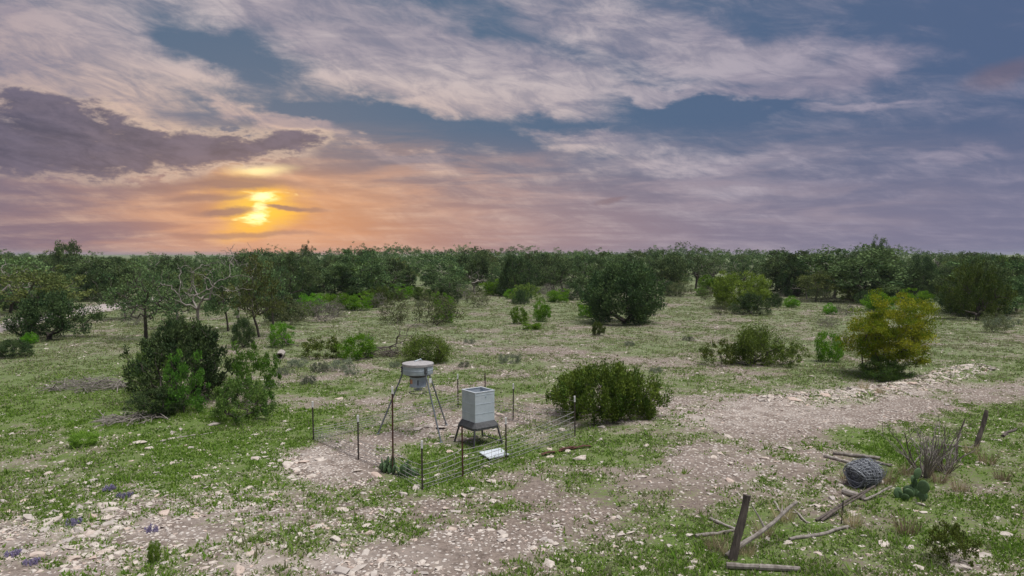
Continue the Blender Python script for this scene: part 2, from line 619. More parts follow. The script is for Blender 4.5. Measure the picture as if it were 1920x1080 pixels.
M['galvlid'] = solid('dusty_lid', (.42, .40, .39), (.30, .29, .29), rough=.7, metal=.1, scale=7, bump=.05)
M['galvbox'] = solid('painted_sheet_steel', (.55, .61, .65), (.46, .52, .56), rough=.5, metal=.15, scale=3, bump=.02, spec=.4)
M['darksteel'] = solid('dark_steel', (.085, .088, .090), (.050, .050, .052), rough=.55, metal=.2, scale=8, bump=.05)
M['legsteel'] = solid('leg_steel', (.22, .24, .26), (.13, .14, .155), rough=.5, metal=.3, scale=8, bump=.04)
M['post'] = solid('post_paint', (.050, .052, .046), (.090, .060, .045), rough=.75, scale=12, bump=.1)
M['rust'] = solid('rust', (.115, .050, .036), (.060, .034, .028), rough=.9, scale=12, bump=.3)
M['white'] = solid('white_paint', (.78, .78, .76), (.62, .62, .60), rough=.6, scale=14, bump=.05)
M['sheet'] = solid('pale_sheet_metal', (.66, .70, .73), (.52, .56, .60), rough=.45, metal=.1, scale=3, bump=.03)
M['wire'] = solid('wire', (.50, .49, .48), (.36, .33, .31), rough=.5, metal=.3, scale=20, bump=0)
M['netting'] = solid('netting_wire', (.30, .32, .35), (.20, .21, .23), rough=.6, metal=.2, scale=20, bump=0)
M['orange'] = solid('orange_label', (.62, .27, .14), (.55, .33, .22), rough=.6, scale=20, bump=0)
M['cactus'] = solid('cactus_pad', (.105, .175, .075), (.070, .125, .060), rough=.6, scale=7, bump=.1)
M['road'] = solid('caliche_road', (.44, .385, .365), (.36, .31, .29), rough=.95, scale=.8, bump=.3)
M['purple'] = leafmat('purple_petal', (0.2, 0.185, 0.3), (0.33, 0.29, 0.43), trans=.2)
M['drystalk'] = leafmat('dry_stalk', (.33, .265, .165), (.46, .38, .25), trans=.2)


def stonemat(name):
    m, t, out = new_mat(name)
    p = t.add('ShaderNodeBsdfPrincipled')
    geo = t.add('ShaderNodeNewGeometry')
    oi = t.add('ShaderNodeObjectInfo')
    at = t.add('ShaderNodeAttribute', attribute_name='tint')
    pos = geo.outputs['Position']
    n = t.noise(pos, 9, 6, .65)
    a = t.mix(t.mrange(n, .35, .68), (.61, .55, .48), (.42, .36, .31))
    r = t.math('FRACT', t.math('ADD', oi.outputs['Random'], at.outputs['Fac']))
    a = t.mix(t.mrange(r, .60, 1.0, 0, .60, False), a, (.36, .33, .31))
    a = t.mix(t.mrange(r, .28, 0.0, 0, .60, False), a, (.53, .38, .305))
    t.put(p.inputs['Base Color'], a)
    p.inputs['Roughness'].default_value = .92
    p.inputs['Specular IOR Level'].default_value = .2
    b = t.add('ShaderNodeBump')
    b.inputs['Strength'].default_value = .5
    b.inputs['Distance'].default_value = .015
    t.put(b.inputs['Height'], t.noise(pos, 30, 5, .65))
    t.put(p.inputs['Normal'], b.outputs[0])
    t.l.new(p.outputs[0], out.inputs[0])
    return m


M['stone'] = stonemat('limestone')


def groundmat():
    m, t, out = new_mat('ground')
    p = t.add('ShaderNodeBsdfPrincipled')
    at = t.add('ShaderNodeAttribute', attribute_name='cov')
    sp = t.add('ShaderNodeSeparateColor')
    t.put(sp.inputs[0], at.outputs['Color'])
    G, S, Pm = sp.outputs
    far = at.outputs['Alpha']
    pos = t.add('ShaderNodeNewGeometry').outputs['Position']
    n1 = t.noise(pos, 1.3, 8, .65)
    n2 = t.noise(pos, 7.0, 7, .7)
    n3 = t.noise(pos, 24.0, 5, .75)
    soil = t.mix(t.mrange(t.math('ADD', t.math('MULTIPLY', n2, .6), t.math('MULTIPLY', n3, .4)), .36, .62), (.112, .088, .072), (.272, .220, .186))
    soil = t.mix(t.math('MULTIPLY', Pm, t.mrange(n1, .35, .65)), soil, (.42, .365, .32))
    # fine gravel
    vo = t.add('ShaderNodeTexVoronoi', feature='F1')
    t.put(vo.inputs['Vector'], pos)
    vo.inputs['Scale'].default_value = 9.0
    vo.inputs['Randomness'].default_value = 1.0
    chip = t.mrange(vo.outputs['Distance'], .42, .26)
    rnd = t.add('ShaderNodeSeparateColor')
    t.put(rnd.inputs[0], vo.outputs['Color'])
    pick = t.math('LESS_THAN', rnd.outputs[0], t.math('MULTIPLY_ADD', S, .80, .10))
    chip = t.math('MULTIPLY', chip, pick)
    chipc = t.mix(rnd.outputs[1], (.66, .61, .55), (.42, .37, .33))
    soil = t.mix(chip, soil, chipc)
    # low grass and weeds
    gc = t.mix(t.mrange(n3, .38, .62), (.055, .100, .020), (.150, .215, .052))
    gc = t.mix(t.mrange(n1, .45, .65, 0, .5), gc, (.190, .200, .105))
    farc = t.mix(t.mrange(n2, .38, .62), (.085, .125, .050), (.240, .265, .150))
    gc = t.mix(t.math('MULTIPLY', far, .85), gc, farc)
    gm = t.math('ADD', G, t.math('MULTIPLY', t.math('SUBTRACT', n2, .5), 1.5))
    gm = t.math('ADD', gm, t.math('MULTIPLY', t.math('SUBTRACT', n3, .5), 2.2))
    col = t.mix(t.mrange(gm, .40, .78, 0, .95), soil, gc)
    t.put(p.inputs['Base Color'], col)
    p.inputs['Roughness'].default_value = .97
    p.inputs['Specular IOR Level'].default_value = .1
    h = t.math('ADD', t.math('MULTIPLY', n2, .5), t.math('ADD', t.math('MULTIPLY', n3, .25), t.math('MULTIPLY', chip, .35)))
    b = t.add('ShaderNodeBump')
    b.inputs['Strength'].default_value = .8
    b.inputs['Distance'].default_value = .06
    t.put(b.inputs['Height'], h)
    t.put(p.inputs['Normal'], b.outputs[0])
    t.l.new(p.outputs[0], out.inputs[0])
    return m


M['ground'] = groundmat()


# ------------------------------------------------------------------ ground and road
def build_ground():
    def axis(lo, hi, step, far, side):
        c = np.arange(lo, hi + 1e-6, step)
        g = []
        v, s = hi, step
        while v < far:
            s *= 1.13
            v += s
            g.append(v)
        l = []
        v, s = lo, step
        while v > -side:
            s *= 1.2
            v -= s
            l.append(v)
        return np.concatenate([np.array(l[::-1]), c, np.array(g)])
    xs = axis(-40, 40, .32, 3500, 3500)
    ys = axis(9, 62, .30, 4500, 600)
    gx, gy = np.meshgrid(xs, ys)
    x, y = gx.ravel(), gy.ravel()
    z = gh(x, y)
    g, s, p, far = cover(x, y)
    nx, ny = len(xs), len(ys)
    i = (np.arange(ny - 1)[:, None] * nx + np.arange(nx - 1)[None, :]).ravel()
    f = np.stack([i, i + 1, i + nx + 1, i + nx], 1)
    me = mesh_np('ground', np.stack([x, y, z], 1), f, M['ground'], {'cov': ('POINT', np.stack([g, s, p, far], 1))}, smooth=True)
    o = link('ground', me)
    o['kind'] = 'structure'
    # caliche road on the left
    pts = [gp(*q) for q in ((-420, 700), (-150, 640), (0, 611), (100, 592), (185, 578), (300, 560), (420, 543), (560, 533))]
    sm = []
    for a in range(len(pts) - 1):
        for k in range(10):
            sm.append(pts[a].lerp(pts[a + 1], k / 10))
    V, Fc = [], []
    W = 2.6
    for j, q in enumerate(sm):
        d = (sm[min(j + 1, len(sm) - 1)] - sm[max(j - 1, 0)]).normalized()
        nrm = Vector((-d.y, d.x, 0)).normalized()
        for k in range(9):
            u = (k - 4) / 4
            e = q + nrm * W * u * (1 + .08 * math.sin(j * .9 + k))
            V.append((e.x, e.y, ghs(e.x, e.y) + .05 - .04 * abs(u) ** 3))
    for j in range(len(sm) - 1):
        for k in range(8):
            Fc.append((j * 9 + k, (j + 1) * 9 + k, (j + 1) * 9 + k + 1, j * 9 + k + 1))
    me = mesh_np('road', np.array(V), np.array(Fc), M['road'], smooth=True)
    r = link('road', me)
    r['kind'] = 'structure'


build_ground()


# ------------------------------------------------------------------ plants
def unit(v):
    return v / np.maximum(np.linalg.norm(v, axis=-1, keepdims=True), 1e-9)


def grow(r, trunk, centres, jit=.08, mid=2):
    """connect clump centres to a trunk; returns node positions, parents, end counts"""
    pos = [np.array(p, float) for p in trunk]
    par = [-1] + list(range(len(trunk) - 1))
    start = max(1, len(trunk) // 2)
    cost = [0.0]
    for k in range(1, len(trunk)):
        cost.append(cost[-1] + np.linalg.norm(pos[k] - pos[k - 1]))
    root = pos[start]
    order = np.argsort(np.linalg.norm(centres - root, axis=1))
    tips = []
    for c in order:
        C = centres[c]
        A = np.array(pos)
        dist = np.linalg.norm(A - C, axis=1)
        down = np.maximum(0, A[:, 2] - C[2]) * .6
        sc_ = dist + down + .25 * np.array(cost)
        sc_[:start] += 1e3
        j = int(np.argmin(sc_))
        L = dist[j]
        last = j
        for k in range(1, mid + 1):
            t = k / (mid + 1)
            q = pos[j] * (1 - t) + C * t + r.normal(0, jit * L, 3)
            q[2] += .10 * L * math.sin(PI * t)
            pos.append(q)
            par.append(last)
            cost.append(cost[last] + L / (mid + 1))
            last = len(pos) - 1
        pos.append(C)
        par.append(last)
        cost.append(cost[last] + L / (mid + 1))
        tips.append(len(pos) - 1)
    cnt = np.zeros(len(pos))
    for tnode in tips:
        n = tnode
        while n >= 0:
            cnt[n] += 1
            n = par[n]
    return np.array(pos), par, cnt


def wood_mesh(name, skel, r0, rmin, mat, n=5, power=.5):
    pos, par, cnt = skel
    tot = max(cnt.max(), 1)
    rad = np.maximum(r0 * (np.maximum(cnt, .6) / tot) ** power, rmin)
    rad[0] *= 1.25
    V, Fc = [], []
    ang = np.arange(n) * 2 * PI / n
    for i, p in enumerate(par):
        if p < 0:
            continue
        a, b = pos[p], pos[i]
        t = b - a
        L = np.linalg.norm(t)
        if L < 1e-6:
            continue
        t = t / L
        u = np.cross(t, [0.31, 0.77, 0.55])
        u /= np.linalg.norm(u)
        v = np.cross(t, u)
        ring = np.cos(ang)[:, None] * u + np.sin(ang)[:, None] * v
        o = len(V) * n
        ra = min(rad[p], rad[i] * 1.5)
        V.append(a + ring * ra)
        V.append(b + t * rad[i] * .3 + ring * rad[i] * .95)
        k = np.arange(n)
        Fc.append(np.stack([o + k, o + (k + 1) % n, o + n + (k + 1) % n, o + n + k], 1))
    return mesh_np(name, np.concatenate(V), np.concatenate(Fc), mat, smooth=True)


def leaves_mesh(name, r, centres, rad, per, L, W, mat, squash=(1, 1, .75), up=.3, outw=.5, origin=None, sprig=False):
    n = len(centres)
    per = np.broadcast_to(np.asarray(per), (n,))
    idx = np.repeat(np.arange(n), per)
    N = len(idx)
    d = unit(r.normal(size=(N, 3)))
    rr = r.random(N) ** .45
    rad = np.broadcast_to(np.asarray(rad, float), (n,))
    C = centres[idx] + d * (rr * rad[idx])[:, None] * np.array(squash)
    if origin is None:
        origin = centres.mean(0) * np.array([1, 1, .5])
    ow = unit(C - origin)
    A = unit(r.normal(size=(N, 3)) * .6 + d * .3 + ow * outw + np.array([0, 0, up]))
    S = unit(np.cross(A, r.normal(size=(N, 3))))
    sz = r.uniform(.6, 1.35, N)
    l = (L * sz)[:, None]
    wd = (W * sz * r.uniform(.7, 1.3, N))[:, None]
    V = np.stack([C - A * l * .5, C + S * wd * .5 - A * l * .05, C + A * l * .5, C - S * wd * .5 - A * l * .05], 1).reshape(-1, 3)
    V[:, 2] = np.maximum(V[:, 2], 0.01)
    Fc = np.arange(4 * N).reshape(-1, 4)
    ct = r.random(n)
    tint = np.clip(.75 * ct[idx] + .25 * r.random(N) + .12 * r.normal(size=N), 0, 1)
    return mesh_np(name, V, Fc, mat, {'tint': ('FACE', tint)})


def lump(r, D, k=5, amp=.22):
    """uneven outline: random lobes over directions"""
    v = np.zeros(len(D))
    for _ in range(k):
        ax = unit(r.normal(size=3))
        v += np.cos(D @ ax * r.uniform(2.5, 5.5) + r.uniform(0, 6.28))
    return 1 + amp * v / math.sqrt(k)


def crown_pts(r, n, cx, rx, rz, zc, lo=-.5, inner=.45, amp=.22):
    D = unit(r.normal(size=(n * 3, 3)))
    D = D[D[:, 2] > lo][:n]
    q = r.uniform(inner, 1, len(D)) ** .7 * lump(r, D, 5, amp)
    return D * q[:, None] * np.array([rx, rx, rz]) + np.array([cx, 0, zc])


# every maker returns (wood mesh, leaf mesh or None) for a plant 1 unit wide and 1 unit high (scaled on placing)
def norm_pair(wood, leaf):
    for me in (leaf or wood,):
        co = np.empty(len(me.vertices) * 3, np.float32)
        me.vertices.foreach_get('co', co)
        co = co.reshape(-1, 3)
    wx = np.percentile(np.abs(co[:, :2]), 98.5) * 2.1
    hz = np.percentile(co[:, 2], 99.7)
    for me in (wood, leaf):
        if me is None:
            continue
        c2 = np.empty(len(me.vertices) * 3, np.float32)
        me.vertices.foreach_get('co', c2)
        c2 = c2.reshape(-1, 3) / np.array([wx, wx, hz], np.float32)
        me.vertices.foreach_set('co', c2.ravel())
        me.update()
    return wood, leaf


def mk_oak(seed, mat, nc=75, per=75, L=.20, W=.12, trunk_h=.26, inner=.35, low=-.72, barkmat='bark', amp=.34):
    r = np.random.default_rng(seed)
    H, R = 6.0, 3.2
    lean = r.uniform(-.8, .8, 2)
    trunk = [(0, 0, 0), (lean[0] * .3, lean[1] * .3, H * trunk_h * .5), (lean[0] * .8, lean[1] * .8, H * trunk_h), (lean[0], lean[1], H * trunk_h * 1.35)]
    C = crown_pts(r, nc, 0, R, H * .46, H * .54, lo=low, inner=inner, amp=amp)
    C[:, 2] = np.maximum(C[:, 2], .35) if mat != 'gold' else np.maximum(C[:, 2] * 1.04 - .15, .25)
    sk = grow(r, trunk, C, .10, 3)
    wood = wood_mesh('trunk', sk, .13, .012, M[barkmat])
    leaf = leaves_mesh('crown', r, C, r.uniform(.45, .85, len(C)), per, L, W, M[mat], (1, 1, .6))
    return norm_pair(wood, leaf)


def mk_juniper(seed, mat, nc=130, per=110, L=.17, W=.065, stems=4, plume=1.5, wide=.36, R=2.4, H=4.0, gap=0.0, crad=(.26, .50), amp=.28):
    r = np.random.default_rng(seed)
    z = r.uniform(.04 + gap, 1, nc) ** .85
    prof = np.where(z < wide, .72 + .28 * z / wide, np.sqrt(np.clip(1 - ((z - wide) / (1.03 - wide)) ** 2, 0, 1)))
    th = r.uniform(0, 2 * PI, nc)
    D = np.stack([np.cos(th), np.sin(th), z - .4], 1)
    q = r.uniform(.25, 1, nc) ** .5 * lump(r, unit(D), 6, amp)
    C = np.stack([np.cos(th) * q * prof * R, np.sin(th) * q * prof * R, .12 + z * H * .93 * (1 + .08 * r.normal(size=nc))], 1)
    C[:, 2] = np.clip(C[:, 2], .12, H * 1.05)
    trunk = [(0, 0, 0), (.03, 0, .12), (.02, .03, .30)]
    sk = grow(r, trunk, C, .09, 2)
    wood = wood_mesh('stem', sk, .16, .010, M['bark'])
    leaf = leaves_mesh('foliage', r, C, r.uniform(*crad, nc), per, L, W, M[mat], (1, 1, plume), up=.9, outw=.5)
    return norm_pair(wood, leaf)


def mk_shrub(seed, mat, nc=45, per=70, L=.10, W=.055, R=1.0, H=1.5, up=.5, stemr=.025, wood='bark', crad=(.14, .30)):
    r = np.random.default_rng(seed)
    th = r.uniform(0, 2 * PI, nc)
    z = r.uniform(.12, 1, nc)
    q = r.uniform(.1, 1, nc) ** .6
    prof = np.sqrt(np.clip(1 - ((z - .55) / .62) ** 2, .05, 1))
    C = np.stack([np.cos(th) * q * prof * R, np.sin(th) * q * prof * R, z * H * (1 + .10 * r.normal(size=nc))], 1)
    C[:, 2] = np.clip(C[:, 2], .1, H * 1.15)
    trunk = [(0, 0, 0), (0, 0, .05), (0, .01, .10)]
    sk = grow(r, trunk, C, .06, 2)
    wd = wood_mesh('stem', sk, stemr, .006, M[wood], n=4)
    leaf = leaves_mesh('foliage', r, C, r.uniform(*crad, nc), per, L, W, M[mat], (1, 1, .9), up=up, outw=.4)
    return norm_pair(wd, leaf)


def mk_dead(seed, nc=40, R=2.6, H=5.0, trunk_h=.3, r0=.16, rmin=.012, mat='palewood', jit=.13, low=-.2):
    r = np.random.default_rng(seed)
    trunk = [(0, 0, 0), (.05, .02, H * trunk_h * .5), (.12, -.03, H * trunk_h), (.16, 0, H * trunk_h * 1.3)]
    C = crown_pts(r, nc, 0, R, H * .45, H * .55, lo=low, inner=.5, amp=.35)
    C[:, 2] = np.maximum(C[:, 2], .15)
    sk = grow(r, trunk, C, jit, 3)
    return norm_pair(wood_mesh('branches', sk, r0, rmin, M[mat]), None)


def mk_deadbush(seed):
    r = random.Random(seed)
    m = MB()
    for k in range(22):
        q, tl = r.uniform(0, 6.28), r.uniform(.05, .75)
        d = Vector((math.cos(q) * tl, math.sin(q) * tl, 1)).normalized()
        L = r.uniform(.8, 1.7)
        p = Vector((math.cos(q) * .08, math.sin(q) * .08, 0))
        pts, rad = [p.copy()], [r.uniform(.014, .030)]
        for j in range(6):
            d = (d + Vector((r.uniform(-.22, .22), r.uniform(-.22, .22), .06))).normalized()
            p = p + d * L / 6
            pts.append(p.copy())
            rad.append(rad[0] * (1 - .13 * (j + 1)))
        m.tube(pts, rad, 5)
        for j in range(r.randrange(4, 8)):
            i = r.randrange(2, 7)
            dd = (d + Vector((r.uniform(-1, 1), r.uniform(-1, 1), r.uniform(-.1, .6)))).normalized()
            l = r.uniform(.15, .5)
            a = pts[i]
            b_ = a + dd * l * .5 + Vector((0, 0, .03))
            m.tube([a, b_, b_ + (dd + Vector((r.uniform(-.4, .4), r.uniform(-.4, .4), .3))).normalized() * l * .5], [.009, .007, .004], 4)
    me = bpy.data.meshes.new('branches')
    me.from_pydata(m.v, [], m.f)
    me.materials.append(M['greywood'])
    return norm_pair(me, None)


VAR = {
    'oak': [mk_oak(100 + i, 'oak') for i in range(4)],
    'oakyellow': [mk_oak(120 + i, 'oakyellow', per=55) for i in range(2)],
    'oaksparse': [mk_oak(130 + i, 'oak', nc=70, per=46, L=.17, W=.09, inner=.25, low=-.8, trunk_h=.30) for i in range(2)],
    'oakfull': [mk_oak(140 + i, 'oak', nc=110, per=80, low=-.97, trunk_h=.16) for i in range(2)],
    'juniper': [mk_juniper(200 + i, 'juniper') for i in range(3)],
    'juniperdark': [mk_juniper(210 + i, 'juniper_dark') for i in range(3)],
    'plume': [mk_juniper(220, 'olivejuniper', nc=330, per=100, L=.13, W=.045, plume=2.4, wide=.40, R=2.2, H=2.2, crad=(.13, .27), amp=.30)],
    'oliveplume': [mk_juniper(225 + i, 'olive', nc=110, per=110, L=.11, W=.04, plume=1.6, R=1.4, H=1.7) for i in range(2)],
    'bright': [mk_shrub(300 + i, 'bright', nc=75, per=85, L=.085, W=.042) for i in range(3)],
    'olive': [mk_shrub(310 + i, 'olive', nc=70, per=60, R=1.5, H=1.5) for i in range(2)],
    'twiggy': [mk_shrub(320 + i, 'twiggy', nc=90, per=30, L=.08, W=.03, stemr=.03, up=1.0) for i in range(2)],
    'greytwig': [mk_shrub(330, 'greytwig', nc=110, per=22, L=.09, W=.02, stemr=.03, up=1.0, wood='greywood')],
    'dome': [mk_juniper(250, 'juniper_dark', nc=230, per=95, amp=.16, wide=.45)],
    'mesquite': [mk_shrub(340, 'mesquite', nc=150, per=80, L=.12, W=.04, R=1.5, H=1.7, up=.7)],
    'gold': [mk_oak(353, 'gold', nc=210, per=150, amp=.15, L=.13, W=.075, trunk_h=.08, low=-.95, inner=.25)],
    'sage': [mk_shrub(360 + i, 'sage', nc=36, per=60, L=.10, W=.03, R=1.0, H=.7, up=1.0, wood='greywood') for i in range(3)],
    'dead': [mk_dead(400 + i, nc=70, r0=.09, rmin=.009, mat='greywood', jit=.08) for i in range(2)],
    'ragged': [mk_juniper(240 + i, 'juniper_dark' if i == 0 else 'juniper', nc=190, per=70, amp=.50, crad=(.16, .40)) for i in range(3)],
    'midgreen': [mk_shrub(370 + i, 'midgreen', nc=60, per=70, L=.085, W=.042, crad=(.10, .26)) for i in range(2)],
    'bare': [mk_dead(410 + i, nc=90, mat='greywood', r0=.13, rmin=.014, jit=.08) for i in range(2)],
    'deadbush': [mk_deadbush(420), mk_deadbush(421)],
}
PARTS = {'oak': ('trunk', 'crown'), 'oakyellow': ('trunk', 'crown'), 'oaksparse': ('trunk', 'crown'), 'oakfull': ('trunk', 'crown'),
         'gold': ('trunk', 'crown'), 'dead': ('branches', None), 'bare': ('branches', None), 'deadbush': ('branches', None)}


def plant(name, kind, label, cat, loc, width, height, var=None, group=None, rz=None, tilt=None):
    v = VAR[kind]
    i = random.randrange(len(v)) if var is None else var % len(v)
    wd, lf = v[i]
    loc = Vector(loc)
    loc.z -= .03
    o = thing(name, label, cat, loc, random.uniform(0, 6.28) if rz is None else rz, group, (width, width, height))
    if tilt:
        o.rotation_euler = tilt
    pn = PARTS.get(kind, ('stem', 'foliage'))
    link(pn[0], wd, o)
    if lf is not None:
        link(pn[1], lf, o)
    return o


def plant_px(name, kind, label, cat, px, py, wpx, top, **kw):
    p = gp(px, py)
    s = p.y / F
    # the visible foot of a round bush is its near edge; its centre stands half a width behind
    wm = wpx * s
    back = min(wm * .30, 1.6)
    p2 = Vector((p.x * (p.y + back) / p.y, p.y + back, 0))
    p2.z = ghs(p2.x, p2.y)
    hm = (CH - p2.z) - (top - YH) / F * p2.y
    return plant(name, kind, label, cat, p2, wm * 1.02, hm, **kw)


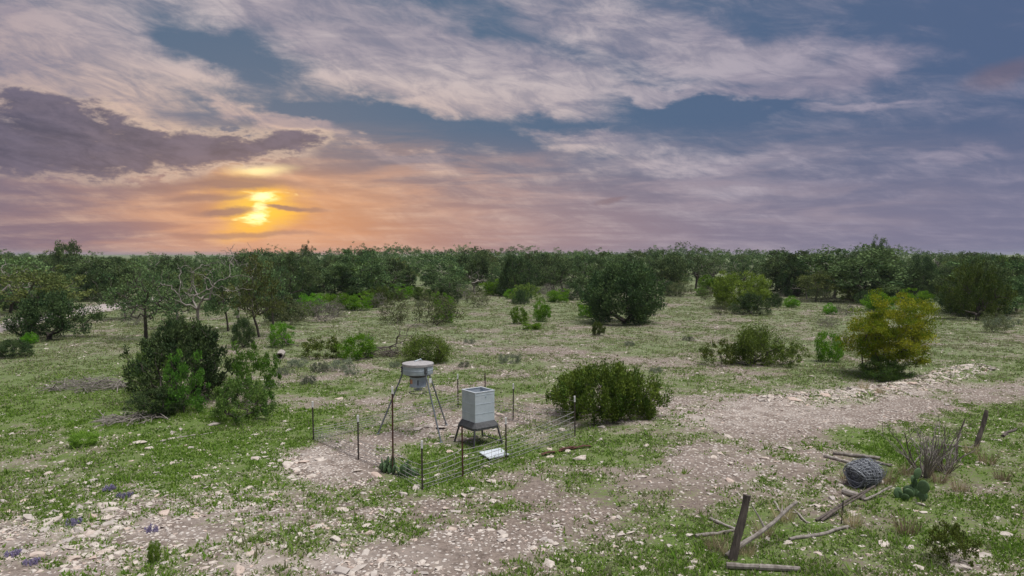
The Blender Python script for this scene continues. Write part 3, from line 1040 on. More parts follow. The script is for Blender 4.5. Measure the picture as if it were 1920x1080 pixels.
NEAR = [
    ('juniper_bush', 'plume', 'large rounded olive green juniper bush right of the wire pen', 'bush', 1138, 796, 216, 682, 0),
    ('olive_shrub', 'oliveplume', 'dense olive shrub directly behind the drum feeder', 'shrub', 803, 684, 104, 624, 0),
    ('leafy_shrub', 'bright', 'bright green shrub in front of the fallen dark branches', 'shrub', 668, 676, 74, 626, 0),
    ('leafy_shrub', 'olive', 'olive green shrub beside the hollow log and fallen branches', 'shrub', 606, 674, 88, 630, 0),
    ('juniper_tree', 'ragged', 'big dark juniper at the heart of the left thicket', 'tree', 362, 762, 220, 604, 0),
    ('leafy_shrub', 'midgreen', 'vivid green shrub growing out of the big left juniper', 'shrub', 345, 780, 88, 655, 1),
    ('leafy_shrub', 'midgreen', 'lime green bush at the right rim of the left thicket', 'shrub', 482, 766, 92, 640, 2),
    ('juniper_bush', 'ragged', 'low spreading juniper at the front right foot of the left thicket', 'bush', 448, 797, 150, 706, 1),
    ('juniper_bush', 'ragged', 'ragged green juniper on the left flank of the left thicket', 'bush', 285, 742, 100, 650, 2),
    ('juniper_bush', 'ragged', 'upright juniper behind the top of the left thicket', 'bush', 330, 690, 110, 592, 0),
    ('juniper_bush', 'juniperdark', 'small round dark juniper beside the yellowish oak trunk', 'bush', 456, 654, 48, 594, 1),
    ('leafy_shrub', 'bright', 'bright green sapling above the hollow log', 'shrub', 528, 652, 50, 604, 0),
    ('live_oak', 'oaksparse', 'spreading thin-crowned oak with dark leaning trunk near the road', 'tree', 274, 641, 168, 486, 0),
    ('live_oak', 'oakyellow', 'yellowish oak with stout trunk right of the pale dead tree', 'tree', 486, 636, 112, 478, 0),
    ('dead_tree', 'dead', 'pale grey dead tree with bare spreading limbs', 'tree', 376, 660, 150, 482, 0),
    ('dead_tree', 'bare', 'bare twisted tree top standing against the sunset glow', 'tree', 446, 600, 110, 458, 0),
    ('juniper_tree', 'juniperdark', 'dense dark juniper beside the pale road at far left', 'tree', 92, 642, 150, 545, 2),
    ('live_oak', 'oakyellow', 'oak with yellowish clumps rising above the dark roadside juniper', 'tree', 66, 618, 180, 497, 1),
    ('juniper_bush', 'juniperdark', 'low dark bush at the left picture edge', 'bush', 22, 672, 80, 636, 1),
    ('leafy_shrub', 'bright', 'small green shrub at the foot of the roadside juniper', 'shrub', 56, 646, 30, 622, 1),
    ('juniper_tree', 'dome', 'large dark many-stemmed juniper alone in the middle of the clearing', 'tree', 1170, 610, 150, 490, 1),
    ('juniper_bush', 'juniper', 'tiny round juniper in front of the lone dark juniper', 'bush', 1120, 630, 31, 602, 2),
    ('leafy_shrub', 'bright', 'round bright green bush, left one of the pair in the clearing', 'shrub', 973, 608, 33, 574, 0),
    ('leafy_shrub', 'bright', 'tall bright green bush, right one of the pair in the clearing', 'shrub', 1016, 604, 36, 558, 1),
    ('leafy_shrub', 'bright', 'flat low green bush in front of the bright pair', 'shrub', 998, 619, 40, 603, 2),
    ('leafy_shrub', 'bright', 'green bush peeping out left of the lone dark juniper', 'shrub', 1100, 597, 38, 562, 2),
    ('mesquite_tree', 'mesquite', 'feathery light green mesquite standing over a dark low juniper', 'tree', 1384, 580, 110, 508, 0),
    ('juniper_bush', 'juniperdark', 'dark low juniper under the light green mesquite', 'bush', 1408, 592, 82, 549, 0),
    ('twiggy_shrub', 'twiggy', 'brownish twiggy bush left of the mesquite', 'shrub', 1352, 592, 36, 562, 0),
    ('olive_shrub', 'oliveplume', 'tallest olive shrub of the clump left of the gold green tree', 'shrub', 1412, 688, 96, 606, 1),
    ('olive_shrub', 'olive', 'left low olive shrub of the clump above the rubble', 'shrub', 1352, 687, 78, 636, 0),
    ('olive_shrub', 'olive', 'right low olive shrub of the clump above the rubble', 'shrub', 1478, 690, 76, 642, 1),
    ('leafy_shrub', 'bright', 'upright green bush just left of the gold green tree', 'shrub', 1553, 680, 52, 620, 0),
    ('gold_tree', 'gold', 'yellow-gold and green round tree beside the rubble row', 'tree', 1670, 714, 156, 549, 0),
    ('dead_tree', 'dead', 'dark bare branches reaching left from the gold green tree', 'tree', 1618, 702, 100, 600, 1),
    ('juniper_bush', 'juniper', 'low green bush around the foot of the gold green tree', 'bush', 1660, 716, 90, 668, 1),
    ('leafy_shrub', 'bright', 'small bright bush beyond the gold green tree', 'shrub', 1556, 590, 28, 568, 1),
    ('twiggy_shrub', 'greytwig', 'grey leafless bush beside the small bright bush', 'shrub', 1584, 592, 38, 568, 0),
    ('twiggy_shrub', 'greytwig', 'grey twiggy bush between the green bush and the clearing', 'shrub', 1552, 615, 40, 592, 0),
    ('twiggy_shrub', 'twiggy', 'brown-olive twiggy bush, left one of the touching pair', 'shrub', 742, 609, 68, 556, 0),
    ('twiggy_shrub', 'twiggy', 'larger twiggy bush with lime top, right one of the touching pair', 'shrub', 820, 614, 96, 550, 1),
    ('leafy_shrub', 'bright', 'lime green crest growing through the larger twiggy bush', 'shrub', 832, 606, 44, 548, 2),
    ('leafy_shrub', 'bright', 'round green bush at the left end of the green row', 'shrub', 583, 594, 40, 562, 1),
    ('leafy_shrub', 'bright', 'bright green bush in the middle of the green row', 'shrub', 634, 583, 58, 550, 0),
    ('leafy_shrub', 'bright', 'bright green bush at the right end of the green row', 'shrub', 676, 583, 50, 548, 2),
    ('leafy_shrub', 'bright', 'lime green bush behind the twiggy pair', 'shrub', 752, 562, 52, 532, 1),
    ('twiggy_shrub', 'greytwig', 'grey brush at the end of the green row', 'shrub', 706, 578, 44, 548, 0),
    ('juniper_bush', 'juniperdark', 'dark juniper at the clearing edge right of the grey brush', 'tree', 965, 557, 96, 477, 0),
    ('live_oak', 'oakfull', 'broad round-topped green oak behind the gold green tree', 'tree', 1608, 566, 222, 462, 0),
    ('live_oak', 'oaksparse', 'open-crowned oak with visible dark limbs above the mesquite', 'tree', 1304, 545, 96, 454, 1),
    ('live_oak', 'oakfull', 'big brownish green oak at the right picture edge', 'tree', 1868, 592, 150, 482, 1),
    ('juniper_bush', 'juniperdark', 'dark bush at the foot of the right edge oak', 'bush', 1800, 590, 70, 530, 2),
    ('live_oak', 'oak', 'tall oak breaking the skyline above the round-topped oak', 'tree', 1646, 548, 52, 443, 1),
    ('live_oak', 'oak', 'tall spreading oak breaking the skyline at far left', 'tree', 118, 560, 80, 451, 2),
    ('live_oak', 'oak', 'small lone tree standing out of the skyline right of the sun', 'tree', 573, 520, 24, 452, 0),
    ('juniper_bush', 'ragged', 'low dark juniper at the front left foot of the left thicket', 'bush', 298, 788, 120, 728, 0),
    ('live_oak', 'oak', 'grey-green oak just left of the thin-crowned oak', 'tree', 236, 602, 110, 492, 3),
    ('live_oak', 'oaksparse', 'thin grey-green oak directly behind the left thicket', 'tree', 335, 620, 130, 505, 0),
    ('live_oak', 'oak', 'green oak between dead tree and stout-trunked yellowish oak', 'tree', 428, 624, 110, 488, 1),
    ('live_oak', 'oaksparse', 'slim grey oak right beside the stout-trunked yellowish oak', 'tree', 512, 612, 90, 482, 1),
    ('twiggy_shrub', 'twiggy', 'brown twiggy scrub behind the hollow log', 'shrub', 545, 612, 70, 560, 0),
    ('live_oak', 'oakfull', 'broad dark oak right behind the pale road bend', 'tree', 165, 564, 150, 480, 0),
    ('live_oak', 'oak', 'oak reaching the left picture edge behind the road', 'tree', 20, 590, 170, 480, 1),
    ('live_oak', 'oakfull', 'round oak between the thin-crowned oak and the dead tree', 'tree', 318, 580, 110, 488, 1),
    ('live_oak', 'oakyellow', 'yellowish oak behind the limbs of the pale dead tree', 'tree', 392, 584, 100, 500, 1),
    ('live_oak', 'oak', 'grey-green oak right of the stout-trunked yellowish oak', 'tree', 548, 582, 104, 476, 2),
    ('live_oak', 'oakfull', 'wide low oak behind the green bush row', 'tree', 620, 566, 120, 484, 0),
    ('live_oak', 'oak', 'rounded oak behind the lime green bush', 'tree', 712, 560, 112, 482, 3),
    ('juniper_tree', 'juniperdark', 'dark conical juniper above the twiggy pair', 'tree', 738, 556, 70, 485, 1),
    ('live_oak', 'oakfull', 'dense oak above the larger twiggy bush', 'tree', 830, 554, 116, 476, 1),
    ('bare_tree', 'bare', 'pale grey leafless tree left of the clearing edge juniper', 'tree', 890, 553, 60, 502, 1),
    ('live_oak', 'oak', 'rounded oak right of the clearing edge juniper', 'tree', 1058, 551, 88, 486, 0),
    ('live_oak', 'oakfull', 'dark oak just right of the lone juniper', 'tree', 1248, 550, 90, 474, 0),
    ('live_oak', 'oakfull', 'dark rounded oak between mesquite and round-topped oak', 'tree', 1482, 556, 110, 470, 1),
    ('juniper_tree', 'juniperdark', 'dark juniper right of the gold green tree', 'tree', 1722, 566, 80, 502, 0),
    ('live_oak', 'oak', 'oak at the far right behind the edge oak', 'tree', 1905, 586, 130, 480, 2),
    ('leafy_shrub', 'mesquite', 'small bright green bush among the stones at lower left', 'shrub', 156, 840, 52, 810, 0),
    ('olive_shrub', 'olive', 'small loose olive bush at the bottom right corner', 'shrub', 1782, 1070, 100, 985, 1),
    ('leafy_shrub', 'mesquite', 'single feathery green weed at the bottom left', 'shrub', 289, 1056, 24, 1018, 0),
]
rowless = set()
for nm, kind, lab, cat, px, py, wpx, top, var in NEAR:
    plant_px(nm, kind, lab, cat, px, py, wpx, top, var=var)

# grey-green sage clumps
SAGE = [(600, 700, 46), (560, 690, 40), (640, 696, 50), (530, 705, 38), (575, 722, 40), (955, 683, 44), (870, 690, 26), (505, 730, 36), (660, 704, 30),
        (740, 690, 26), (1480, 556, 44), (1395, 560, 30), (1100, 550, 40), (690, 640, 24), (880, 645, 22), (1180, 650, 24), (1290, 640, 22), (1230, 700, 26)]
for i, (px, py, wpx) in enumerate(SAGE):
    lab = 'low grey-green sage clump ' + ['in front of the olive shrub by the hollow log', 'just right of the hollow log', 'in front of the bright fallen-branch shrub', 'below the hollow log',
        'lowest of the group under the hollow log', 'alone behind the box feeder', 'between drum feeder and box feeder, far back', 'right beside the left thicket', 'left of the drum feeder lid',
        'left foot of the olive shrub behind the drum', 'mounded at the wood edge right of the mesquite', 'at the wood edge just right of the mesquite', 'at the wood edge left of the lone juniper',
        'tiny, above the fallen branches', 'tiny, right of the twiggy pair', 'tiny, in front of the lone juniper', 'tiny, between lone juniper and mesquite', 'behind the large rounded juniper bush'][i]
    plant_px('sage_bush', 'sage', lab, 'bush', px, py, wpx, py - wpx * .48, group='grey-green sage clumps in the clearing')
for i, (px, py) in enumerate([(205, 922), (60, 1062), (25, 1046), (235, 935), (140, 985), (285, 1000)]):
    v = mk_shrub(700 + i, 'purple', nc=26, per=34, L=.05, W=.035, R=.5, H=.22, stemr=.008, crad=(.05, .11)) if i < 2 else VAR['purple'][i % 2]
    VAR.setdefault('purple', []).append(v) if i < 2 else None
    plant_px('purple_flowers', 'purple', 'small clump of purple wildflowers ' + ['farthest back on the stony slope', 'lowest at the bottom left corner', 'at the very left picture edge', 'just right of the farthest back clump', 'alone in the middle of the stony slope', 'rightmost, near the single green weed'][i], 'flowers', px, py, 30, py - 9, group='purple wildflower clumps at lower left')

# ------------------------------------------------------------------ woodland belt
EDGE = [(-500, 640), (0, 600), (120, 585), (230, 572), (420, 566), (560, 572), (700, 560), (800, 552), (900, 552), (1000, 552), (1100, 548), (1250, 548),
        (1400, 548), (1500, 556), (1600, 562), (1730, 560), (1770, 536), (1800, 575), (1920, 588), (2400, 620)]
SKY = [(-400, 470), (0, 474), (90, 472), (160, 473), (200, 479), (330, 481), (400, 472), (520, 464), (560, 471), (680, 464), (740, 459), (860, 461),
       (900, 467), (1000, 463), (1060, 469), (1140, 475), (1200, 468), (1250, 461), (1340, 459), (1420, 467), (1480, 471), (1560, 464), (1620, 461),
       (1690, 467), (1780, 471), (1860, 479), (1920, 482), (2400, 480)]
BEL = []
SCRUB = []


def belt():
    ex, ey = zip(*EDGE)
    kx, ky = zip(*SKY)
    cells = {}
    tries = 0
    while len(BEL) < 850 and tries < 60000:
        tries += 1
        px = random.uniform(-180, 2100)
        d0 = F * CH / (np.interp(px, ex, ey) - YH)
        d = d0 + 1.0 + 16 * math.sin(px * .031 + 1.3) * math.sin(px * .013) + 330 * random.random() ** 1.7
        x = (px - 960) / F * d
        y = d
        # keep the road free
        if px < 440 and abs(topx(x, y)[1] - np.interp(px, [-150, 0, 100, 185, 300, 420], [640, 611, 592, 578, 560, 543])) < 7:
            continue
        sep = 3.3 + .008 * d
        key = (int(x // 6), int(y // 6))
        ok = True
        for a in (-1, 0, 1):
            for b in (-1, 0, 1):
                for (qx, qy) in cells.get((key[0] + a, key[1] + b), ()):
                    if (qx - x) ** 2 + (qy - y) ** 2 < sep * sep:
                        ok = False
        if not ok:
            continue
        cells.setdefault(key, []).append((x, y))
        g = ghs(x, y)
        u = random.random()
        kind = ('juniperdark' if u < .20 else 'juniper' if u < .32 else 'oak' if u < .62 else 'oaksparse' if u < .70 else
                'oakfull' if u < .87 else 'oakyellow' if u < .93 else 'bare')
        h = random.uniform(4.0, 7.2) if 'juniper' not in kind else random.uniform(3.2, 6.0)
        front = d - d0 < 9
        if front and random.random() < .5:
            h *= .7
        lim = CH - g + (YH - np.interp(px, kx, ky) + random.gauss(-1, 4.5)) / F * d
        if random.random() < .10:
            lim += random.uniform(.5, 1.8)
        if d > 200 and random.random() < .5:
            h = max(h, lim)
        h = max(2.0, min(h, lim))
        wd = h * random.uniform(.85, 1.35) if h > 3.5 else h * random.uniform(1.1, 1.6)
        BEL.append((d, x, y, g, kind, wd, h, px))
        # low scrub along the clearing edge
    for k in range(105):
        px = random.uniform(150, 1990)
        d = F * CH / (np.interp(px, ex, ey) - YH) + random.uniform(-26, 12) * (1 if px < 1150 or px > 1250 else .2)
        x, y = (px - 960) / F * d, d
        if px < 440 and abs(topx(x, y)[1] - np.interp(px, [-150, 0, 100, 185, 300, 420], [640, 611, 592, 578, 560, 543])) < 6:
            continue
        h = random.uniform(1.0, 2.4)
        kind = random.choice(['juniper', 'juniperdark', 'juniperdark', 'twiggy', 'greytwig', 'sage', 'bright', 'olive'])
        SCRUB.append((x, y, ghs(x, y), kind, h * random.uniform(1.2, 2.0), h * (.6 if kind == 'sage' else 1), px))
    BEL.sort(key=lambda q: q[0])


belt()
ZONE = [(110, 'at the left picture edge'), (330, 'beyond the pale road at left'), (450, 'behind the pale dead tree'), (560, 'below the setting sun'), (700, 'behind the green bush row'), (870, 'behind the twiggy pair'), (1060, 'behind the bright bush pair'), (1260, 'behind the lone dark juniper'),
        (1500, 'behind the light green mesquite'), (1760, 'behind the gold green tree'), (9999, 'at the right picture edge')]
KN = {'juniperdark': ('juniper_tree', 'dark juniper'), 'juniper': ('juniper_tree', 'green juniper'), 'oak': ('live_oak', 'green live oak'),
      'oaksparse': ('live_oak', 'thin-crowned live oak'), 'oakfull': ('live_oak', 'full round live oak'), 'oakyellow': ('live_oak', 'yellowish live oak'),
      'bare': ('bare_tree', 'grey leafless tree')}
ex_, ey_ = zip(*EDGE)
for d, x, y, g, kind, wd, h, px in BEL[:250]:
    z = [t for lim, t in ZONE if px < lim][0]
    nm, what = KN[kind]
    dd = d - F * CH / (np.interp(px, ex_, ey_) - YH)
    row = 'at the clearing edge' if dd < 8 else 'in the second row' if dd < 25 else 'deep in the wood'
    sz = 'tall' if h > 5.6 else 'small' if h < 3.8 else 'mid-sized'
    plant(nm, kind, '%s %s %s %s' % (sz, what, row, z), 'tree', (x, y, g), wd, h, group='%s %ss %s %s' % (sz, what, row, z))
SN = {'juniper': 'low green juniper scrub', 'juniperdark': 'low dark juniper scrub', 'twiggy': 'brown twiggy scrub bush', 'greytwig': 'grey leafless scrub bush',
      'sage': 'pale sage mound', 'bright': 'bright green scrub bush', 'olive': 'olive green scrub bush'}
for x, y, g, kind, wd, h, px in SCRUB:
    z = [t for lim, t in ZONE if px < lim][0]
    plant('scrub_bush', kind, '%s at the clearing edge %s' % (SN[kind], z), 'bush', (x, y, g), wd, h, group='%s %s' % (SN[kind], z))


def far_wood():
    VV, TT, n0 = [], [], 0
    r = np.random.default_rng(5)
    for d, x, y, g, kind, wd, h, px in BEL[250:]:
        n = 24
        C = crown_pts(r, n, 0, wd * .5, h * .42, h * .56, lo=-.9, inner=.4, amp=.16)
        per = 22
        idx = np.repeat(np.arange(len(C)), per)
        N = len(idx)
        dd = unit(r.normal(size=(N, 3)))
        P_ = C[idx] + dd * (r.random(N) ** .45 * .75)[:, None] * np.array([1, 1, .7])
        A = unit(r.normal(size=(N, 3)) + [0, 0, .3])
        S = unit(np.cross(A, r.normal(size=(N, 3))))
        l, w_ = r.uniform(.26, .48, N)[:, None], r.uniform(.17, .30, N)[:, None]
        V = np.stack([P_ - A * l * .5, P_ + S * w_ * .5, P_ + A * l * .5, P_ - S * w_ * .5], 1).reshape(-1, 3) + np.array([x, y, g])
        VV.append(V)
        TT.append(np.clip(.65 * r.random() + .35 * r.random(len(C))[idx] + .15 * r.normal(size=N), 0, 1))
    V = np.concatenate(VV)
    me = mesh_np('far_woodland', V, np.arange(len(V)).reshape(-1, 4), M['oak'], {'tint': ('FACE', np.concatenate(TT))})
    o = link('far_woodland', me)
    o['kind'] = 'stuff'
    o['label'] = 'far mass of oak and juniper woodland reaching the horizon'
    o['category'] = 'woodland'


far_wood()


# ------------------------------------------------------------------ drum feeder on a tripod
def drum_feeder():
    feet = [gp(709, 814), gp(827, 830), gp(837, 797)]
    c = sum(feet, Vector()) / 3
    c.x -= .12
    c.z = ghs(c.x, c.y)
    t = thing('drum_feeder', 'grey metal drum feeder on three long slanting legs', 'feeder', c)
    m = MB()
    m.lathe([(.495, 2.03), (.500, 2.04), (.500, 2.16), (.508, 2.165), (.508, 2.185), (.500, 2.19), (.500, 2.33)], 48)
    drum = m.build('drum', M['galv'], t, smooth=True)
    m = MB()
    m.lathe([(.518, 2.300), (.522, 2.305), (.522, 2.372), (.512, 2.384), (.25, 2.412), (.02, 2.420)], 48)
    lid = m.build('lid', M['galvlid'], t, smooth=True)
    m = MB()
    m.tube([(-.10, -.06, 2.40), (-.09, -.05, 2.45), (.09, .07, 2.50), (.13, .10, 2.44)], .016, 8)
    m.build('handle', M['galv'], lid, smooth=True)
    m = MB()
    m.lathe([(.285, 1.93), (.29, 1.935), (.485, 2.028), (.48, 2.032)], 48)
    m.build('funnel', M['darksteel'], t, smooth=True)
    m = MB()
    m.lathe([(.270, 1.60), (.282, 1.605), (.282, 1.62), (.275, 1.63), (.275, 1.925), (.26, 1.93)], 40)
    h = m.build('motor_housing', M['galv'], t, smooth=True)
    for a, w_, z0, z1, mt, nm in ((-2.35, .11, 1.72, 1.86, 'orange', 'label_plate'), (-2.62, .05, 1.70, 1.88, 'rust', 'label_plate'), (-1.45, .035, 1.68, 1.85, 'darksteel', 'vent_slot')):
        m = MB()
        n = 5
        vs_, fs = [], []
        for k in range(n + 1):
            q = a + (k / n - .5) * w_ / .278
            for rr, zz in ((.279, z0), (.279, z1)):
                vs_.append((rr * math.cos(q), rr * math.sin(q), zz))
        for k in range(n):
            fs.append((2 * k, 2 * k + 2, 2 * k + 3, 2 * k + 1))
        m.add(vs_, fs)
        m.build(nm, M[mt], h)
    m = MB()
    ring = [(.29 * math.cos(q), .29 * math.sin(q), 1.40) for q in np.linspace(0, 2 * PI, 33)]
    m.tube(ring, .012, 6, caps=False)
    cage = m.build('guard_ring', M['darksteel'], t, smooth=True)
    for k in range(10):
        q = 2 * PI * k / 10
        m = MB()
        m.tube([(.276 * math.cos(q), .276 * math.sin(q), 1.62), (.29 * math.cos(q), .29 * math.sin(q), 1.40)], .005, 5)
        m.build('guard_rod', M['wire'], cage)
    m = MB()
    m.lathe([(.03, 1.50), (.16, 1.502), (.16, 1.51), (.03, 1.515), (.03, 1.60)], 20)
    m.build('spinner_plate', M['galv'], t, smooth=True)
    for i, f in enumerate(feet):
        d = (f - c)
        a = math.atan2(d.y, d.x)
        u = Vector((math.cos(a), math.sin(a), 0))
        m = MB()
        ft = Vector((d.x, d.y, d.z))
        m.tube([u * .53 + Vector((0, 0, 2.27)), u * .53 + Vector((0, 0, 1.98)), ft + Vector((0, 0, .02))], .026, 10)
        lg = m.build('leg', M['legsteel'], t, smooth=True)
        m = MB()
        m.lathe([(.055, -.02), (.06, .0), (.06, .012), (.03, .03)], 14)
        m.build('foot_plate', M['legsteel'], lg, loc=ft)
        m = MB()
        m.box(u * .512 + Vector((0, 0, 2.19)), (.05, .10, .20), a)
        br = m.build('leg_bracket', M['darksteel'], t, bevel=.004)
        m = MB()
        m.box(u * .56 + Vector((0, 0, 2.23)), (.03, .03, .03), a)
        m.box(u * .56 + Vector((0, 0, 2.10)), (.03, .03, .03), a)
        m.build('bolt', M['darksteel'], br)
    m = MB()
    a = math.atan2((feet[1] - c).y, (feet[1] - c).x)
    m.box((.60 * math.cos(a + .2), .60 * math.sin(a + .2), 1.86), (.012, .10, .16), a)
    m.build('tag_plate', M['white'], t)


drum_feeder()


# ------------------------------------------------------------------ square box feeder
def box_feeder():
    cx, cy = -1.07, 22.25
    a = math.atan2(.65, .85)
    c = Vector((cx, cy, ghs(cx, cy)))
    t = thing('box_feeder', 'open-topped square grey steel feeder box on four splayed legs', 'feeder', c, a)
    s, z0, z1, th = .37, .74, 1.68, .018
    # four wall panels butted corner to corner (two run past the others)
    for nm, cc, dd in (('side_panel', (0, -s + th / 2, (z0 + z1) / 2), (2 * s, th, z1 - z0)), ('side_panel', (0, s - th / 2, (z0 + z1) / 2), (2 * s, th, z1 - z0)),
                       ('side_panel', (-s + th / 2, 0, (z0 + z1) / 2), (th, 2 * s - 2 * th - .004, z1 - z0 - .002)),
                       ('side_panel', (s - th / 2, 0, (z0 + z1) / 2), (th, 2 * s - 2 * th - .004, z1 - z0 - .002))):
        m = MB()
        m.box(cc, dd)
        pnl = m.build(nm, M['galvbox'], t, bevel=.003)
        if cc[1] < -.1 or cc[0] < -.1:
            for zz in (1.02, 1.32, 1.60):
                m = MB()
                if cc[1] < -.1:
                    m.box((0, -s - .003, zz), (2 * s - .03, .008, .007))
                else:
                    m.box((-s - .003, 0, zz), (.008, 2 * s - .03, .007))
                m.build('seam', M['galvbox'], pnl)
    m = MB()
    m.box((0, 0, .80), (2 * s - 2 * th - .01, 2 * s - 2 * th - .01, .02))
    m.build('inner_floor', M['galvbox'], t)
    rim_w = .045
    for cc, dd in (((0, -s + .012, z1 + .012), (2 * s + .03, rim_w, .022)), ((0, s - .012, z1 + .012), (2 * s + .03, rim_w, .022)),
                   ((-s + .012, 0, z1 + .0115), (rim_w, 2 * s - .07, .021)), ((s - .012, 0, z1 + .0115), (rim_w, 2 * s - .07, .021))):
        m = MB()
        m.box(cc, dd)
        m.build('rim', M['sheet'], t, bevel=.003)
    m = MB()
    m.box((.03, -s - .006, 1.53), (.05, .012, .05))
    m.build('latch', M['galv'], t, bevel=.003)
    # flared dark skirt
    o, zt, zm, zb = .50, z0 + .015, .60, .53
    si = s + .006
    for k in range(4):
        q = k * PI / 2
        R_ = Matrix.Rotation(q, 3, 'Z')
        m = MB()
        ch = .10
        pts = [(-si, -si, zt), (si, -si, zt), (o - ch, -o, zm), (-o + ch, -o, zm), (o - ch, -o, zb), (-o + ch, -o, zb),
               (-si, -si + .015, zt - .004), (si, -si + .015, zt - .004), (o - ch, -o + .015, zm - .01), (-o + ch, -o + .015, zm - .01), (o - ch, -o + .015, zb), (-o + ch, -o + .015, zb)]
        m.add([R_ @ Vector(p) for p in pts], [(3, 2, 1, 0), (5, 4, 2, 3), (6, 7, 8, 9), (9, 8, 10, 11), (5, 11, 10, 4), (0, 1, 7, 6), (0, 6, 9, 3), (3, 9, 11, 5), (1, 2, 8, 7), (2, 4, 10, 8)])
        m.build('skirt', M['darksteel'], t)
        m = MB()
        pts = [(si, -si, zt), (o, -o + ch, zm), (o - ch, -o, zm), (o, -o + ch, zb), (o - ch, -o, zb), (si - .02, -si + .02, zt), (o - .02, -o + ch, zb), (o - ch, -o + .02, zb)]
        m.add([R_ @ Vector(p) for p in pts], [(0, 2, 1), (1, 2, 4, 3), (5, 6, 7), (3, 4, 7, 6)])
        m.build('skirt_corner', M['darksteel'], t)
        lt = R_ @ Vector((o - .07, -o + .07, zm - .03))
        lb = R_ @ Vector((.545, -.545, 0))
        wl = Matrix.Rotation(a, 3, 'Z') @ lb
        lb.z = ghs(cx + wl.x, cy + wl.y) - c.z
        m = MB()
        m.tube([lt, lb], .030, 4)
        m.build('leg', M['darksteel'], t)
    # hopper bottom and trough pan
    m = MB()
    m.add([(-s + .03, -s + .03, .735), (s - .03, -s + .03, .735), (s - .03, s - .03, .735), (-s + .03, s - .03, .735), (-.12, -.12, .50), (.12, -.12, .50), (.12, .12, .50), (-.12, .12, .50)],
          [(0, 1, 5, 4), (1, 2, 6, 5), (2, 3, 7, 6), (3, 0, 4, 7), (4, 5, 6, 7), (3, 2, 1, 0)])
    m.build('hopper', M['darksteel'], t)
    m = MB()
    m.tube([(.545, -.50, .06), (.545, .50, .06)], .022, 4)
    m.build('ground_brace', M['darksteel'], t)


box_feeder()


# ------------------------------------------------------------------ wire pen
def pen():
    P_ = {k: gp(*v) for k, v in dict(a=(588, 825), b=(672, 862), c=(737, 889), d=(792, 919), e=(868, 894), f=(949, 863), g=(1078, 819), h=(962, 788), i=(910, 768), j=(859, 765)).items()}
    H = dict(a=1.25, b=1.30, c=2.38, d=1.26, e=1.36, f=1.24, g=1.33, h=1.32, i=1.40, j=1.32)
    c = P_['d'].copy()
    t = thing('wire_pen', 'low wire fence pen on steel posts around the two feeders', 'fence', c)
    for k, p in P_.items():
        q = p - c
        lean = Vector((random.uniform(-.02, .02), random.uniform(-.02, .02), 1))
        h = H[k]
        m = MB()
        # T section post
        for dx, dy, sx, sy in ((0, 0, .045, .014), (0, .020, .014, .028)):
            b0 = q + Vector((dx, dy, -.1))
            vs_ = []
            for z_ in (0, h + .1):
                for ax, ay in ((-1, -1), (1, -1), (1, 1), (-1, 1)):
                    vs_.append(b0 + lean * z_ + Vector((ax * sx / 2, ay * sy / 2, 0)))
            m.add(vs_, [(0, 3, 2, 1), (4, 5, 6, 7), (0, 1, 5, 4), (1, 2, 6, 5), (2, 3, 7, 6), (3, 0, 4, 7)])
        po = m.build('post', M['rust' if k in 'ce' else 'post'], t)
        if k not in 'ie':
            m = MB()
            m.box((0, 0, 0), (.050, .050, .19))
            m.build('white_tip', M['white'], po, loc=q + lean * (h - .09) + Vector((0, .008, 0)))
    # net wire between posts, low and slack
    r = random.Random(4)
    for k1, k2, h1, h2 in (('a', 'b', .30, .42), ('b', 'c', .52, .60), ('c', 'd', .60, .60), ('d', 'e', .62, .70), ('e', 'f', .70, .62), ('f', 'g', .62, .80), ('g', 'h', .80, .55), ('h', 'i', .55, .5), ('i', 'j', .5, .5), ('j', 'a', .5, .35)):
        A, B = P_[k1] - c, P_[k2] - c
        L = (B - A).length
        m = MB()
        nh = 6
        off = Vector((B.y - A.y, A.x - B.x, 0)).normalized() * -.03

        def P2(u, f):
            hh = (h1 * (1 - u) + h2 * u) * f
            w = A.lerp(B, u) + off
            gz = ghs(w.x + c.x, w.y + c.y) - c.z
            sag = -.05 * math.sin(PI * u) * f
            return Vector((w.x, w.y, gz + max(.015, .03 + hh + sag)))
        for i in range(nh):
            f = (i / (nh - 1)) ** 1.15
            m.tube([P2(u, f) + Vector((r.uniform(-.008, .008), r.uniform(-.008, .008), r.uniform(-.008, .008))) for u in np.linspace(0, 1, 9)], .0075, 4, caps=False)
        nv = max(2, int(L / .28))
        for i in range(1, nv):
            u = i / nv
            m.tube([P2(u, 0), P2(u, .5) + off * r.uniform(-.4, .4), P2(u, 1)], .0050, 4, caps=False)
        m.build('net_wire', M['wire'], t)


pen()


# ------------------------------------------------------------------ lid sheet, rusty strip
def on_ground(name, corners, zoff, th, mat, label, cat, ribs=0):
    pts = [gp(*q) for q in corners]
    c = sum(pts, Vector()) / 4
    t = thing(name, label, cat, c)
    q = [p - c for p in pts]
    top = [Vector((p.x, p.y, p.z + zoff + th)) for p in q]
    bot = [Vector((p.x, p.y, p.z + zoff)) for p in q]
    m = MB()
    m.add(bot + top, [(0, 1, 2, 3), (7, 6, 5, 4), (4, 5, 1, 0), (5, 6, 2, 1), (6, 7, 3, 2), (7, 4, 0, 3)])
    m.build('panel', M[mat], t)
    for k in range(ribs):
        u = (k + .5) / ribs
        m = MB()
        a, b = top[0].lerp(top[3], u), top[1].lerp(top[2], u)
        m.tube([a.lerp(b, .02) + Vector((0, 0, .004)), a.lerp(b, .98) + Vector((0, 0, .004))], .012, 6)
        m.build('rib', M[mat], t)
    return t


